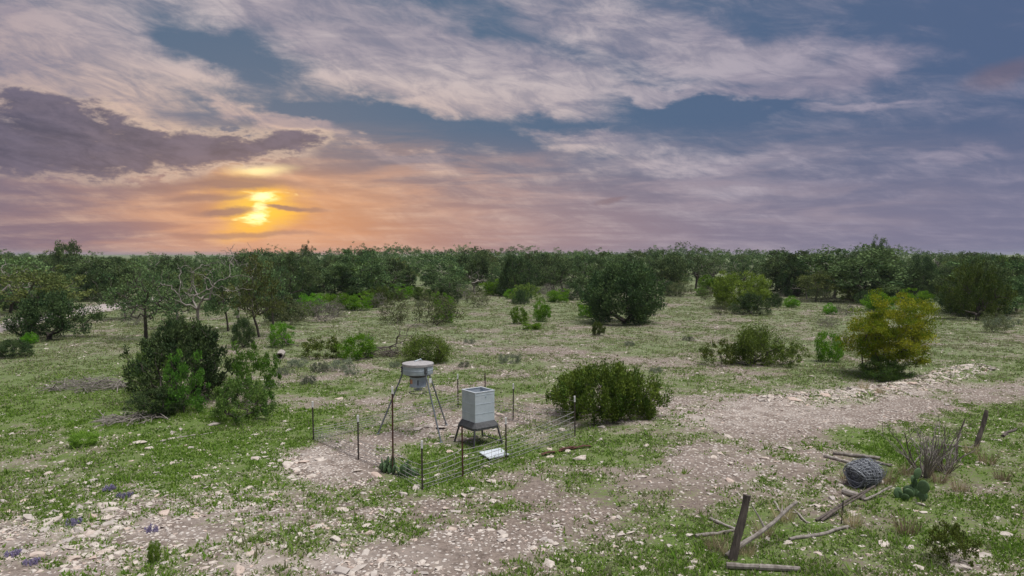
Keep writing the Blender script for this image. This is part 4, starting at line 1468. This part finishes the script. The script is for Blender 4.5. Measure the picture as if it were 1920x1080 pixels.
on_ground('metal_sheet', [(898, 853), (938, 845), (955, 857), (917, 865)], .06, .03, 'sheet', 'pale ribbed metal sheet lying on the grass by the box feeder', 'metal sheet', 7)
for (x0, y0, x1, y1), lab in (((1016, 856, 1080, 840), 'longer rusty brown metal strip lying right of the pen'), ((1050, 846, 1108, 839), 'shorter rusty brown metal strip lying right of the pen')):
    a, b = gp(x0, y0), gp(x1, y1)
    m = MB()
    n = (b - a).cross(Vector((0, 0, 1))).normalized()
    vs_, fs = [], []
    for k in range(9):
        p = a.lerp(b, k / 8)
        p.z = ghs(p.x, p.y) + .045 + .02 * math.sin(k * 1.3)
        for s_ in (-.045, .0, .045):
            vs_.append(p - a + n * s_ + Vector((0, 0, .03 if s_ else 0)))
    for k in range(8):
        fs += [(3 * k, 3 * k + 1, 3 * k + 4, 3 * k + 3), (3 * k + 1, 3 * k + 2, 3 * k + 5, 3 * k + 4)]
    m.add(vs_, fs)
    o = m.build('rusty_strip', M['rust'], loc=a)
    so = o.modifiers.new('solid', 'SOLIDIFY')
    so.thickness = .012
    tag(o, lab, 'scrap metal')


# ------------------------------------------------------------------ old wooden posts, logs and sticks
def stick(name, label, cat, p0, p1, r0, r1, mat, seed, wob=.05, n=9, group=None, twigs=0):
    r = random.Random(seed)
    p0, p1 = Vector(p0), Vector(p1)
    L = (p1 - p0).length
    side = (p1 - p0).cross(Vector((.3, .2, 1))).normalized()
    up = side.cross(p1 - p0).normalized()
    pts, rad = [], []
    ph = r.uniform(0, 6)
    for k in range(n):
        u = k / (n - 1)
        q = p0.lerp(p1, u) + side * wob * L * math.sin(u * 4 + ph) * math.sin(PI * u) + up * r.uniform(-.25, .25) * wob * L * math.sin(PI * u)
        pts.append(q - p0)
        rad.append((r0 * (1 - u) + r1 * u) * r.uniform(.88, 1.14))
    m = MB()
    m.tube(pts, rad, 9)
    for k in range(twigs):
        j = r.randrange(n // 3, n - 1)
        d = ((pts[j + 1] - pts[j]).normalized() + Vector((r.uniform(-1, 1), r.uniform(-1, 1), r.uniform(-.2, .8)))).normalized()
        l = L * r.uniform(.15, .35)
        m.tube([pts[j], pts[j] + d * l * .5 + Vector((0, 0, .02)), pts[j] + d * l], [rad[j] * .6, rad[j] * .4, rad[j] * .2], 6)
    o = m.build(name, M[mat], smooth=True, loc=p0)
    return tag(o, label, cat, group)


def up_from(base, tip_px, depth_shift=0.0):
    """tip of a post: pixel ray cut at the base's distance (+ shift towards the back)"""
    d = ray(*tip_px)
    t = (base.y + depth_shift) / d[1]
    return Vector((d[0] * t, d[1] * t, CH + d[2] * t))


b = gp(1372, 1050)
stick('fence_post', 'thick dark weathered post standing nearly upright at lower right', 'post', b + Vector((0, 0, -.15)), up_from(b, (1401, 928), .1), .085, .070, 'darkwood', 1, .012)
b = gp(1362, 1046)
stick('leaning_pole', 'grey forked pole leaning right from the thick dark post', 'pole', b + Vector((0, 0, .04)), up_from(b, (1494, 941), .9), .055, .030, 'greywood', 2, .03, twigs=3)
a, b = gp(1362, 1066), gp(1500, 1073)
stick('log', 'straight grey log lying in front of the thick dark post', 'log', a + Vector((0, 0, .06)), b + Vector((0, 0, .06)), .065, .05, 'greywood', 3, .01)
for i, (x0, y0, x1, y1, r0, lab, mt) in enumerate([
        (1304, 1008, 1380, 996, .040, 'grey stick pointing left from the thick dark post', 'greywood'),
        (1332, 975, 1392, 1000, .036, 'pale stick lying behind the thick dark post', 'palewood'),
        (1480, 1014, 1590, 990, .040, 'curved grey branch lying on the grass at lower right', 'greywood'),
        (1452, 942, 1478, 976, .026, 'short pale stick beside the leaning forked pole', 'palewood'),
        (1488, 957, 1514, 982, .026, 'short pale stick right of the leaning forked pole', 'palewood'),
        (1546, 857, 1600, 872, .050, 'pale log end sticking out left of the wire roll', 'palewood'),
        (1562, 852, 1650, 862, .055, 'brown log lying behind the wire roll', 'greywood'),
        (1640, 868, 1672, 876, .045, 'grey log end right behind the wire roll', 'greywood'),
        (1770, 836, 1826, 842, .040, 'grey rail lying at the foot of the far leaning post', 'greywood'),
        (1880, 820, 1906, 806, .050, 'dark branch lying in the grass at the right edge', 'darkwood'),
        (300, 828, 400, 812, .022, 'thin pale stick lying in the grass in front of the left thicket', 'palewood'),
        (1581, 926, 1620, 938, .085, 'short pale cut log on the grass below the wire roll', 'palewood')]):
    p, q = gp(x0, y0), gp(x1, y1)
    stick('fallen_stick' if r0 < .05 else 'log', lab, 'stick' if r0 < .05 else 'log', p + Vector((0, 0, r0 * .8)), q + Vector((0, 0, r0 * .8)), r0, r0 * .75, mt, 20 + i, .04 if r0 < .06 else .01, twigs=1 if .03 < r0 < .05 else 0)
b = gp(1530, 978)
stick('leaning_pole', 'upper of the two dark thin poles resting against the wire roll', 'pole', b + Vector((0, 0, .03)), up_from(b, (1640, 911), 1.0), .032, .022, 'darkwood', 41, .02)
b = gp(1540, 979)
stick('leaning_pole', 'lower of the two dark thin poles resting against the wire roll', 'pole', b + Vector((0, 0, .03)), up_from(b, (1630, 918), .9), .028, .02, 'darkwood', 42, .02)
b = gp(1620, 940)
stick('leaning_pole', 'short grey pole slanting up to the right edge of the wire roll', 'pole', b + Vector((0, 0, .03)), up_from(b, (1672, 912), .5), .03, .022, 'greywood', 43, .02)
b = gp(1577, 982)
stick('steel_stake', 'short dark steel stake standing by the two thin poles', 'stake', b + Vector((0, 0, -.1)), up_from(b, (1581, 938)), .016, .014, 'post', 44, .004)
b = gp(1828, 838)
stick('fence_post', 'tilted weathered fence post farther back at right', 'post', b + Vector((0, 0, -.15)), up_from(b, (1850, 769), .1), .085, .060, 'darkwood', 45, .02)
b = gp(1790, 868)
stick('leaning_pole', 'thin dark crooked stem rising beside the bare bush', 'pole', b + Vector((0, 0, .0)), up_from(b, (1809, 786), .1), .03, .018, 'darkwood', 46, .05)
for i, (bx, by, tx, ty, dz, lab) in enumerate([(1766, 884, 1770, 800, .2, 'straight thin'), (1776, 882, 1802, 812, .4, 'right-leaning grey'), (1722, 890, 1696, 812, .1, 'left-leaning thin'),
                                               (1700, 884, 1752, 836, .5, 'short slanting dark'), (1770, 890, 1830, 842, .9, 'long low slanting grey')]):
    b = gp(bx, by)
    stick('leaning_pole', lab + ' dead pole rising beside the bare bush', 'pole', b, up_from(b, (tx, ty), dz), .024, .012, 'greywood' if i % 2 else 'darkwood', 60 + i, .06, twigs=3)
p = gp(1735, 893)
plant('dead_bush', 'deadbush', 'bare grey dead bush with upright twigs behind the wire roll', 'bush', p, 1.75, 1.65, 0, rz=1.0)
p = gp(1775, 885)
plant('dead_bush', 'deadbush', 'smaller bare bush leaning right of the dead grey bush', 'bush', p, 1.3, 1.25, 1, rz=3.9, tilt=(.1, .35, 3.9))


def wire_roll():
    c = gp(1632, 918)
    c.y += .35
    c.z = ghs(c.x, c.y)
    t = thing('wire_roll', 'grey crumpled roll of wire netting lying between sticks', 'wire roll', c, .55, scale=(.85, .9, .9))
    r = random.Random(9)
    for part in range(4):
        m = MB()
        for k in range(64):
            x = -.46 + .92 * (k + r.random()) / 64
            R0 = (.41 - .10 * part) * (1 - .25 * abs(x)) * r.uniform(.78, 1.08)
            tl = r.uniform(-.7, .7)
            ph = r.uniform(0, 6)
            pts = []
            for j in range(19):
                q = 2 * PI * j / 18
                rr = R0 * (1 + .16 * math.sin(3 * q + ph))
                pts.append((x + tl * rr * math.sin(q) * .5, rr * math.cos(q) * .95, max(.01, .36 + rr * (.80 if math.sin(q) > 0 else .92) * math.sin(q) + .05 * math.sin(9 * x + q))))
            m.tube(pts, .0080, 3, caps=False)
        for k in range(26):
            q = 2 * PI * k / 26
            R0 = .40 - .09 * part
            pts = []
            for j in range(7):
                x = -.48 + .96 * j / 6
                rr = R0 * (1 - .25 * abs(x)) * r.uniform(.92, 1.05)
                qq = q + .25 * x
                pts.append((x, rr * math.cos(qq), max(.01, .36 + rr * .92 * math.sin(qq))))
            m.tube(pts, .0080, 3, caps=False)
        m.build('netting_layer', M['netting'], t)


wire_roll()


def prickly_pear(px, py, label, n, seed, size):
    r = random.Random(seed)
    c = gp(px, py)
    t = thing('prickly_pear', label, 'cactus', c)
    bm = bmesh.new()
    bmesh.ops.create_uvsphere(bm, u_segments=12, v_segments=8, radius=1)
    for v in bm.verts:
        k = 1.0 - .25 * max(0, -v.co.z)
        v.co = Vector((v.co.x * .42 * k, v.co.y * .085, v.co.z * .5 + .48))
    me = bpy.data.meshes.new('pad')
    bm.to_mesh(me)
    bm.free()
    me.polygons.foreach_set('use_smooth', np.ones(len(me.polygons), bool))
    me.materials.append(M['cactus'])
    tops = []
    for k in range(n):
        if k < n * .7 or not tops:
            q, d = r.uniform(0, 6.28), size * r.uniform(0, 1.1)
            base = Vector((d * math.cos(q), d * math.sin(q) * .7, 0))
            base.z = ghs(c.x + base.x, c.y + base.y) - c.z - .02
        else:
            base = r.choice(tops)
        s_ = size * r.uniform(.65, 1.05)
        rot = (r.uniform(-.4, .4), r.uniform(-.55, .55), r.uniform(0, 6.28))
        o = link('pad', me, t, loc=base, rot=rot, scale=(s_, s_, s_))
        tops.append(base + (o.rotation_euler.to_matrix() @ Vector((0, 0, .88 * s_))))


prickly_pear(1706, 934, 'prickly pear cactus with round green pads right of the wire roll', 16, 1, .34)
prickly_pear(735, 886, 'green prickly pear inside the front corner of the wire pen', 18, 2, .32)
prickly_pear(768, 892, 'smaller prickly pear behind the front corner post of the pen', 9, 3, .26)
prickly_pear(1034, 750, 'bluish prickly pear at the left foot of the large rounded juniper bush', 9, 4, .30)


# ------------------------------------------------------------------ dead wood on the left
def brush_pile(px, py, wpx, hm, n, seed, label, mat):
    r = random.Random(seed)
    c = gp(px, py)
    R = wpx * c.y / F / 2
    m = MB()
    for k in range(n):
        q, d = r.uniform(0, 6.28), R * r.random() ** .6
        x, y = d * math.cos(q), d * math.sin(q) * .6
        gz = ghs(c.x + x, c.y + y) - c.z
        z = gz + .03 + hm * r.random() * (1 - d / R * .8)
        a = r.uniform(0, 6.28)
        L = r.uniform(.5, 1.4)
        dirv = Vector((math.cos(a), math.sin(a), r.uniform(-.25, .45)))
        p0, p1 = Vector((x, y, z)) - dirv * L * .4, Vector((x, y, z)) + dirv * L * .6
        mid = (p0 + p1) / 2 + Vector((r.uniform(-.12, .12), r.uniform(-.12, .12), r.uniform(-.05, .15)))
        for p in (p0, mid, p1):
            p.z = max(p.z, gz + .015)
        rr = r.uniform(.008, .026)
        m.tube([p0, mid, p1], [rr, rr * .8, rr * .35], 5)
    o = m.build('brush_pile', M[mat], loc=c)
    tag(o, label, 'brush pile')


brush_pile(170, 728, 150, .55, 150, 5, 'heap of grey dead brushwood left of the left thicket', 'greywood')
brush_pile(245, 790, 120, .22, 60, 6, 'thin scatter of dead twigs in front of the left thicket', 'greywood')
brush_pile(720, 668, 90, .55, 90, 7, 'tangle of dark dead branches behind the drum feeder', 'darkwood')


def fallen(px, py, w_, h_, var, rot, label, kind='dead'):
    p = gp(px, py)
    o = plant('fallen_branches', kind, label, 'dead branches', p, w_, h_, var, tilt=rot)
    for ch in o.children:
        ch.data = ch.data.copy()
        ch.data.materials[0] = M['darkwood']
    o.location.z = p.z + .25
    return o


fallen(680, 662, 3.0, 3.6, 0, (0, 1.45, .15), 'large fallen dead limb with dark twisted branches')
fallen(560, 656, 1.8, 2.2, 1, (0, 1.35, 2.9), 'fallen dark limb beside the hollow log')
fallen(500, 770, 1.6, 1.8, 1, (.3, 1.0, 4.4), 'pale curved dead limb at the right side of the left thicket')


def hollow_log():
    a, b = gp(524, 674), gp(536, 657)
    a.z += .18
    b.z += .20
    d = (b - a).normalized()
    u = d.cross(Vector((0, 0, 1))).normalized()
    v = u.cross(d)
    t = thing('hollow_log', 'pale hollow log end with dark opening left of the bright shrubs', 'log', Vector((a.x, a.y, ghs(a.x, a.y))))
    base = t.location
    m = MB()
    n = 18
    L = 1.5
    prof = [(0, .21), (.4, .20), (1.0, .21), (L, .18), (L, .12), (.5, .13), (0.02, .15)]
    for s_, rr in prof:
        for k in range(n):
            q = 2 * PI * k / n
            r2 = rr * (1 + .10 * math.sin(3 * q + s_) + .05 * math.sin(7 * q))
            m.v.append(tuple(a - base + d * s_ + u * r2 * math.cos(q) + v * r2 * math.sin(q)))
    K_ = len(prof)
    for i in range(K_):
        for k in range(n):
            k2 = (k + 1) % n
            i2 = (i + 1) % K_
            m.f.append((i * n + k, i * n + k2, i2 * n + k2, i2 * n + k))
    m.build('bark_shell', M['palewood'], t, smooth=True)
    m = MB()
    m.tube([a - base + d * .75, a - base + d * .8], .135, 14)
    m.build('rotten_core', M['rust'], t)


hollow_log()


# ------------------------------------------------------------------ stones
def stone_meshes(n, seed, np_=16):
    out = []
    r = np.random.default_rng(seed)
    for i in range(n):
        bm = bmesh.new()
        p = unit(r.normal(size=(np_, 3))) * r.uniform(.78, 1.0, (np_, 1)) * np.array([r.uniform(.8, 1.2), r.uniform(.55, .85), r.uniform(.28, .5)])
        p[:, 2] = np.clip(p[:, 2], -.28, r.uniform(.18, .36))
        for q in p:
            bm.verts.new(q * .5)
        res = bmesh.ops.convex_hull(bm, input=bm.verts)
        bmesh.ops.delete(bm, geom=[g for g in res['geom_interior'] if isinstance(g, bmesh.types.BMVert)], context='VERTS')
        bmesh.ops.triangulate(bm, faces=bm.faces)
        me = bpy.data.meshes.new('stone')
        bm.to_mesh(me)
        bm.free()
        me.materials.append(M['stone'])
        out.append(me)
    return out


SM = stone_meshes(16, 3)
SMALL = stone_meshes(16, 8, 8)
SPECIAL = [(1041, 1021, 18, 'brown block of stone on the bare track at bottom centre'), (1183, 1000, 22, 'pale angular block at the grass edge of the bare track'),
           (1152, 1026, 15, 'small pale square stone right of the brown block'), (807, 801, 26, 'large rounded grey stone under the drum feeder'),
           (784, 806, 26, 'pale flat stone left of the rounded grey stone'), (825, 804, 28, 'flat pinkish slab behind the drum feeder front leg'),
           (809, 821, 19, 'pale flat slab lying between the drum feeder legs'), (849, 820, 16, 'pale stone beside the box feeder left leg'),
           (855, 799, 16, 'rounded stone behind the box feeder left leg'), (1604, 966, 13, 'pale rounded stone below the two thin poles'),
           (1620, 1006, 16, 'round whitish stone on the grass at lower right'), (1730, 962, 18, 'yellowish stone on the grass at lower right'),
           (690, 1001, 20, 'whitish block at the lower edge of the stony patch'), (52, 973, 34, 'large flat slab near the left picture edge'),
           (70, 1042, 28, 'broad pale slab at bottom left'), (138, 1048, 26, 'rounded pale slab right of the broad slab'), (262, 832, 30, 'pale flat slab pair in the grass before the left thicket'),
           (672, 884, 22, 'flat pale slab beside the second pen post'), (1085, 862, 24, 'long whitish stone below the rusty strips'), (925, 905, 26, 'flat whitish stone before the pen corner'),
           (1262, 970, 14, 'whitish stone in the grass right of the track'), (835, 955, 18, 'pale slab below the pen corner'), (755, 928, 22, 'thin pale slab left of the pen corner')]


def stones():
    r = random.Random(21)
    for i, (px, py, wpx, lab) in enumerate(SPECIAL):
        p = gp(px, py)
        s_ = wpx * p.y / F * 1.1
        o = link('limestone_rock', SM[i % 16], loc=(p.x, p.y, p.z + s_ * .08), rot=(r.uniform(-.1, .1), r.uniform(-.1, .1), r.uniform(-.5, .5)), scale=(s_, s_, s_ * (.8 if i % 3 else 1.1)))
        tag(o, lab, 'rock')
    R = np.random.default_rng(77)
    N = 420000
    u = R.random(N)
    y = 11.5 + (115 - 11.5) * u ** 1.75
    x = R.uniform(-1, 1, N) * (.78 * y + 3)
    g, s, p, far = cover(x, y)
    cl = fbm(x * 1.1, y * 1.1, 200, 3)
    dens = np.clip(s * 1.15 - .12, 0, 1) ** 1.4 * np.clip((cl - .30) * 3.2, .08, 1)
    dens *= np.clip(1.15 - .55 * g, .25, 1)
    bd = seg_dist(x, y, BERM)
    dens = np.maximum(dens, np.where(bd < 1.1, 1.6, 0))
    keep = R.random(N) < np.minimum(dens * .52 + .05, 1)
    x, y, s, bd = x[keep], y[keep], s[keep], bd[keep]
    n = len(x)
    size = np.clip(np.exp(R.normal(math.log(.070), .58, n)), .035, .42) * (1 + .10 * np.clip(y / 30, 0, 2.5))
    size = np.where(bd < .9, size * 1.5 + .05, size)
    spx, spy = topx(x, y)
    size = size * (1 + .12 * np.exp(-(((spx - 150) / 450) ** 2 + ((spy - 990) / 90) ** 2)) + .4 * np.exp(-(((spx - 600) / 95) ** 2 + ((spy - 872) / 28) ** 2)))
    z = gh(x, y)
    app = size / y
    order = np.argsort(-app)
    px, py = topx(x, y)
    vis = (px > 5) & (px < 1915) & (py < 1075)
    order = np.concatenate([order[vis[order]], order[~vis[order]]])
    ind, rest = order[:270], order[270:]

    LM = [(q[0], q[1], 'the ' + q[3]) for q in SPECIAL if len(q[3].split()) < 8]
    LM += [(205, 922, 'the purple flowers in the stony slope'), (60, 1062, 'the lowest purple flowers'), (289, 1056, 'the single green weed'), (156, 840, 'the small bright bush at lower left'),
           (588, 825, 'the leftmost pen post'), (672, 862, 'the second pen post from the left'), (737, 889, 'the tall rusty pen post'), (792, 919, 'the front corner pen post'),
           (868, 894, 'the rusty low pen post'), (949, 863, 'the pen post by the metal sheet'), (1078, 819, 'the rightmost pen post'), (1375, 1050, 'the thick dark post'),
           (1632, 915, 'the wire roll'), (1735, 893, 'the dead bush'), (1828, 838, 'the far leaning post'), (1782, 1060, 'the bottom right olive bush'), (440, 796, 'the left thicket'),
           (1138, 796, 'the large rounded juniper bush'), (1668, 712, 'the gold green tree'), (1060, 848, 'the rusty strips'), (170, 728, 'the brushwood heap'), (1412, 690, 'the olive shrub clump'),
           (886, 848, 'the box feeder'), (780, 812, 'the drum feeder'), (1535, 980, 'the two thin poles'), (1535, 1003, 'the curved grey branch')]
    for k in ind:
        s_ = size[k]
        lx, ly, lm = min(LM, key=lambda q: (q[0] - px[k]) ** 2 + (1.6 * (q[1] - py[k])) ** 2)
        dx, dy = px[k] - lx, 1.6 * (py[k] - ly)
        far_ = 'close ' if math.hypot(dx, dy) < 45 else ''
        where = ('left of' if dx < 0 else 'right of') if abs(dx) > abs(dy) else ('behind' if dy < 0 else 'in front of')
        wh = {'left of': far_ + 'left of', 'right of': far_ + 'right of', 'behind': far_ + 'behind', 'in front of': far_ + 'in front of'}[where]
        szn = 'bigger' if s_ > .30 else 'small' if s_ < .19 else 'middling'
        flat = r.uniform(.7, 1.3)
        shp = 'flat limestone rock' if flat < .95 else 'blocky limestone rock'
        lab = '%s %s %s %s' % (szn, shp, wh, lm)
        w_ = lab.split()
        o = link('limestone_rock', SM[r.randrange(16)], loc=(x[k], y[k], z[k] - s_ * .02), rot=(r.uniform(-.2, .2), r.uniform(-.2, .2), r.uniform(0, 6.28)), scale=(s_, s_, s_ * flat))
        tag(o, ' '.join(w_[:16]), 'rock', 'rocks ' + ' '.join(w_[4:]) if len(w_) > 4 else 'rocks')
    # the rest as one scatter
    VV, FF, TT, off = [], [], [], 0
    src = []
    for me in SMALL:
        co = np.empty(len(me.vertices) * 3, np.float32)
        me.vertices.foreach_get('co', co)
        fi = np.empty(len(me.polygons) * 3, np.int32)
        me.loops.foreach_get('vertex_index', fi)
        src.append((co.reshape(-1, 3), fi.reshape(-1, 3)))
    which = R.integers(0, 16, n)
    for v in range(16):
        sel = rest[which[rest] == v]
        co, fi = src[v]
        a = R.uniform(0, 2 * PI, len(sel))
        S_ = size[sel]
        ca, sa = np.cos(a)[:, None], np.sin(a)[:, None]
        X = (co[None, :, 0] * ca - co[None, :, 1] * sa) * S_[:, None] + x[sel][:, None]
        Y = (co[None, :, 0] * sa + co[None, :, 1] * ca) * S_[:, None] + y[sel][:, None]
        tl = R.normal(0, .18, (len(sel), 2))
        Z = co[None, :, 2] * S_[:, None] * R.uniform(.7, 1.3, (len(sel), 1)) + (X - x[sel][:, None]) * tl[:, :1] + (Y - y[sel][:, None]) * tl[:, 1:] + (z[sel] + S_ * .01)[:, None]
        VV.append(np.stack([X, Y, Z], 2).reshape(-1, 3))
        FF.append((fi[None] + (np.arange(len(sel)) * len(co))[:, None, None]).reshape(-1, 3) + off)
        TT.append(np.repeat(R.random(len(sel)), len(fi)))
        off += len(sel) * len(co)
    me = mesh_np('scattered_stones', np.concatenate(VV), np.concatenate(FF), M['stone'], {'tint': ('FACE', np.concatenate(TT))})
    o = link('scattered_stones', me)
    o['kind'] = 'stuff'
    o['label'] = 'countless small limestone chips strewn over the clearing'
    o['category'] = 'stones'
    print('stones', n, 'tris', len(me.polygons))


stones()


# ------------------------------------------------------------------ grass
def grassmat(name, a, b, dry):
    m, t, out = new_mat(name)
    at = t.add('ShaderNodeAttribute', attribute_name='tint')
    sp = t.add('ShaderNodeSeparateColor')
    t.put(sp.inputs[0], at.outputs['Color'])
    col = t.mix(sp.outputs[0], a, b)
    col = t.mix(sp.outputs[1], col, dry)
    d = t.add('ShaderNodeBsdfDiffuse')
    tr = t.add('ShaderNodeBsdfTranslucent')
    t.put(d.inputs[0], col)
    t.put(tr.inputs[0], col)
    mx = t.add('ShaderNodeMixShader')
    mx.inputs[0].default_value = .35
    t.l.new(d.outputs[0], mx.inputs[1])
    t.l.new(tr.outputs[0], mx.inputs[2])
    t.l.new(mx.outputs[0], out.inputs[0])
    return m


M['grass'] = grassmat('grass_blades', (.105, .215, .028), (.240, .350, .068), (.330, .320, .200))


def grass():
    R = np.random.default_rng(99)
    N = 400000
    y = 11.5 + (120 - 11.5) * R.random(N) ** 1.9
    x = R.uniform(-1, 1, N) * (.78 * y + 3)
    g, s, p, far = cover(x, y)
    pat = fbm(x * .9, y * .9, 300, 4)
    den = np.clip(g * 1.25 - .22, 0, 1) * np.clip((pat - .28) * 3.0, .05, 1)
    k = R.random(N) < den * .80
    x, y, g, far = x[k], y[k], g[k], far[k]
    n = len(x)
    z = gh(x, y)
    nb = 5
    dryp = np.clip(.15 + .9 * (fbm(x * .25, y * .25, 400, 3) - .38) * 2 + .5 * far, 0, 1)
    px, py = topx(x, y)
    dryp = np.clip(dryp - .5 * np.exp(-(((px - 500) / 400) ** 2 + ((py - 880) / 110) ** 2)), 0, 1)
    ht = R.uniform(.025, .075, n) * (1 + 2.2 * (R.random(n) < .08) * R.random(n)) * (1 + .25 * far)
    rad = R.uniform(.04, .12, n) * (1 + .5 * np.clip(y / 40, 0, 2))
    idx = np.repeat(np.arange(n), nb)
    m = n * nb
    a = R.uniform(0, 2 * PI, m)
    rr = R.random(m) ** .5 * rad[idx]
    bx, by = x[idx] + rr * np.cos(a), y[idx] + rr * np.sin(a)
    bz = z[idx]
    wd = R.uniform(.012, .026, m) * (1 + np.clip(y[idx] / 40, 0, 2))
    t = R.uniform(0, 2 * PI, m)
    hh = ht[idx] * R.uniform(.5, 1.2, m)
    ln = hh * R.uniform(.2, 1.1, m)
    V = np.empty((m, 3, 3))
    V[:, 0] = np.stack([bx - np.cos(t) * wd, by - np.sin(t) * wd, bz - .01], 1)
    V[:, 1] = np.stack([bx + np.cos(t) * wd, by + np.sin(t) * wd, bz - .01], 1)
    V[:, 2] = np.stack([bx + np.cos(a) * ln, by + np.sin(a) * ln, bz + hh], 1)
    isdry = (R.random(m) < (.55 * dryp[idx])).astype(float)
    tint = np.stack([np.clip(.5 * R.random(n)[idx] + .5 * R.random(m), 0, 1), np.clip(isdry * .8 + .4 * far[idx], 0, 1), np.zeros(m), np.ones(m)], 1)
    me = mesh_np('grass', V.reshape(-1, 3), np.arange(m * 3).reshape(-1, 3), M['grass'], {'tint': ('FACE', tint)})
    o = link('grass', me)
    o['kind'] = 'stuff'
    o['label'] = 'short patchy grass and weeds growing between the stones'
    o['category'] = 'grass'
    print('grass tufts', n, 'tris', m)


grass()


def dry_tufts():
    """taller tan grass along the old fence line at lower right"""
    R = np.random.default_rng(5)
    spots = [(1340, 1030), (1365, 1040), (1400, 1040), (1430, 1005), (1470, 975), (1660, 905), (1700, 890), (1760, 880), (1590, 900), (1820, 850), (1850, 870), (1650, 735), (1620, 730),
             (1760, 905), (1800, 920), (1880, 900), (1600, 985), (1700, 1000)]
    me0 = []
    for v in range(3):
        m = 90
        a = R.uniform(0, 2 * PI, m)
        rr = R.random(m) ** .5 * .16
        t = R.uniform(0, 2 * PI, m)
        hh = R.uniform(.18, .48, m)
        ln = hh * R.uniform(.1, .75, m)
        wd = .006
        V = np.empty((m, 3, 3))
        V[:, 0] = np.stack([rr * np.cos(a) - np.cos(t) * wd, rr * np.sin(a) - np.sin(t) * wd, np.full(m, -.02)], 1)
        V[:, 1] = np.stack([rr * np.cos(a) + np.cos(t) * wd, rr * np.sin(a) + np.sin(t) * wd, np.full(m, -.02)], 1)
        V[:, 2] = np.stack([(rr + ln) * np.cos(a), (rr + ln) * np.sin(a), hh], 1)
        me0.append(mesh_np('dry_grass_tuft', V.reshape(-1, 3), np.arange(m * 3).reshape(-1, 3), M['drystalk'], {'tint': ('FACE', R.random(m))}))
    for i, (px, py) in enumerate(spots):
        p = gp(px, py)
        s_ = random.uniform(.8, 1.3)
        o = link('dry_grass_tuft', me0[i % 3], loc=p, rot=(0, 0, random.uniform(0, 6)), scale=(s_, s_, s_))
        lab = ['left of the thick dark post', 'at the foot of the thick dark post', 'right of the thick dark post', 'under the leaning forked pole', 'at the tip of the leaning forked pole',
               'between wire roll and dead bush', 'at the left foot of the dead bush', 'at the right foot of the dead bush', 'left of the wire roll', 'at the foot of the far leaning post', 'right of the far leaning post',
               'right of the rubble row at the gold tree foot', 'left of the rubble row at the gold tree foot', 'below the dead bush', 'below the smaller bare bush', 'at the right picture edge', 'right of the steel stake', 'below the prickly pear at right'][i]
        tag(o, 'tan dry grass tuft ' + lab, 'grass tuft', 'tan grass tufts at right')


dry_tufts()


# ------------------------------------------------------------------ evening haze
def haze():
    m = bpy.data.materials.new('haze')
    m.use_nodes = True
    t = NT(m.node_tree)
    t.n.clear()
    out = t.add('ShaderNodeOutputMaterial')
    v = t.add('ShaderNodeVolumePrincipled')
    v.inputs['Color'].default_value = (.78, .82, .90, 1)
    v.inputs['Density'].default_value = .00014
    v.inputs['Anisotropy'].default_value = .2
    t.l.new(v.outputs[0], out.inputs['Volume'])
    b = MB()
    b.box((0, 2100, 6.2), (7900, 5700, 15.6))
    o = b.build('haze', m)
    o['kind'] = 'stuff'
    o['label'] = 'thin blue-grey evening haze over the woodland'
    o['category'] = 'haze'


haze()
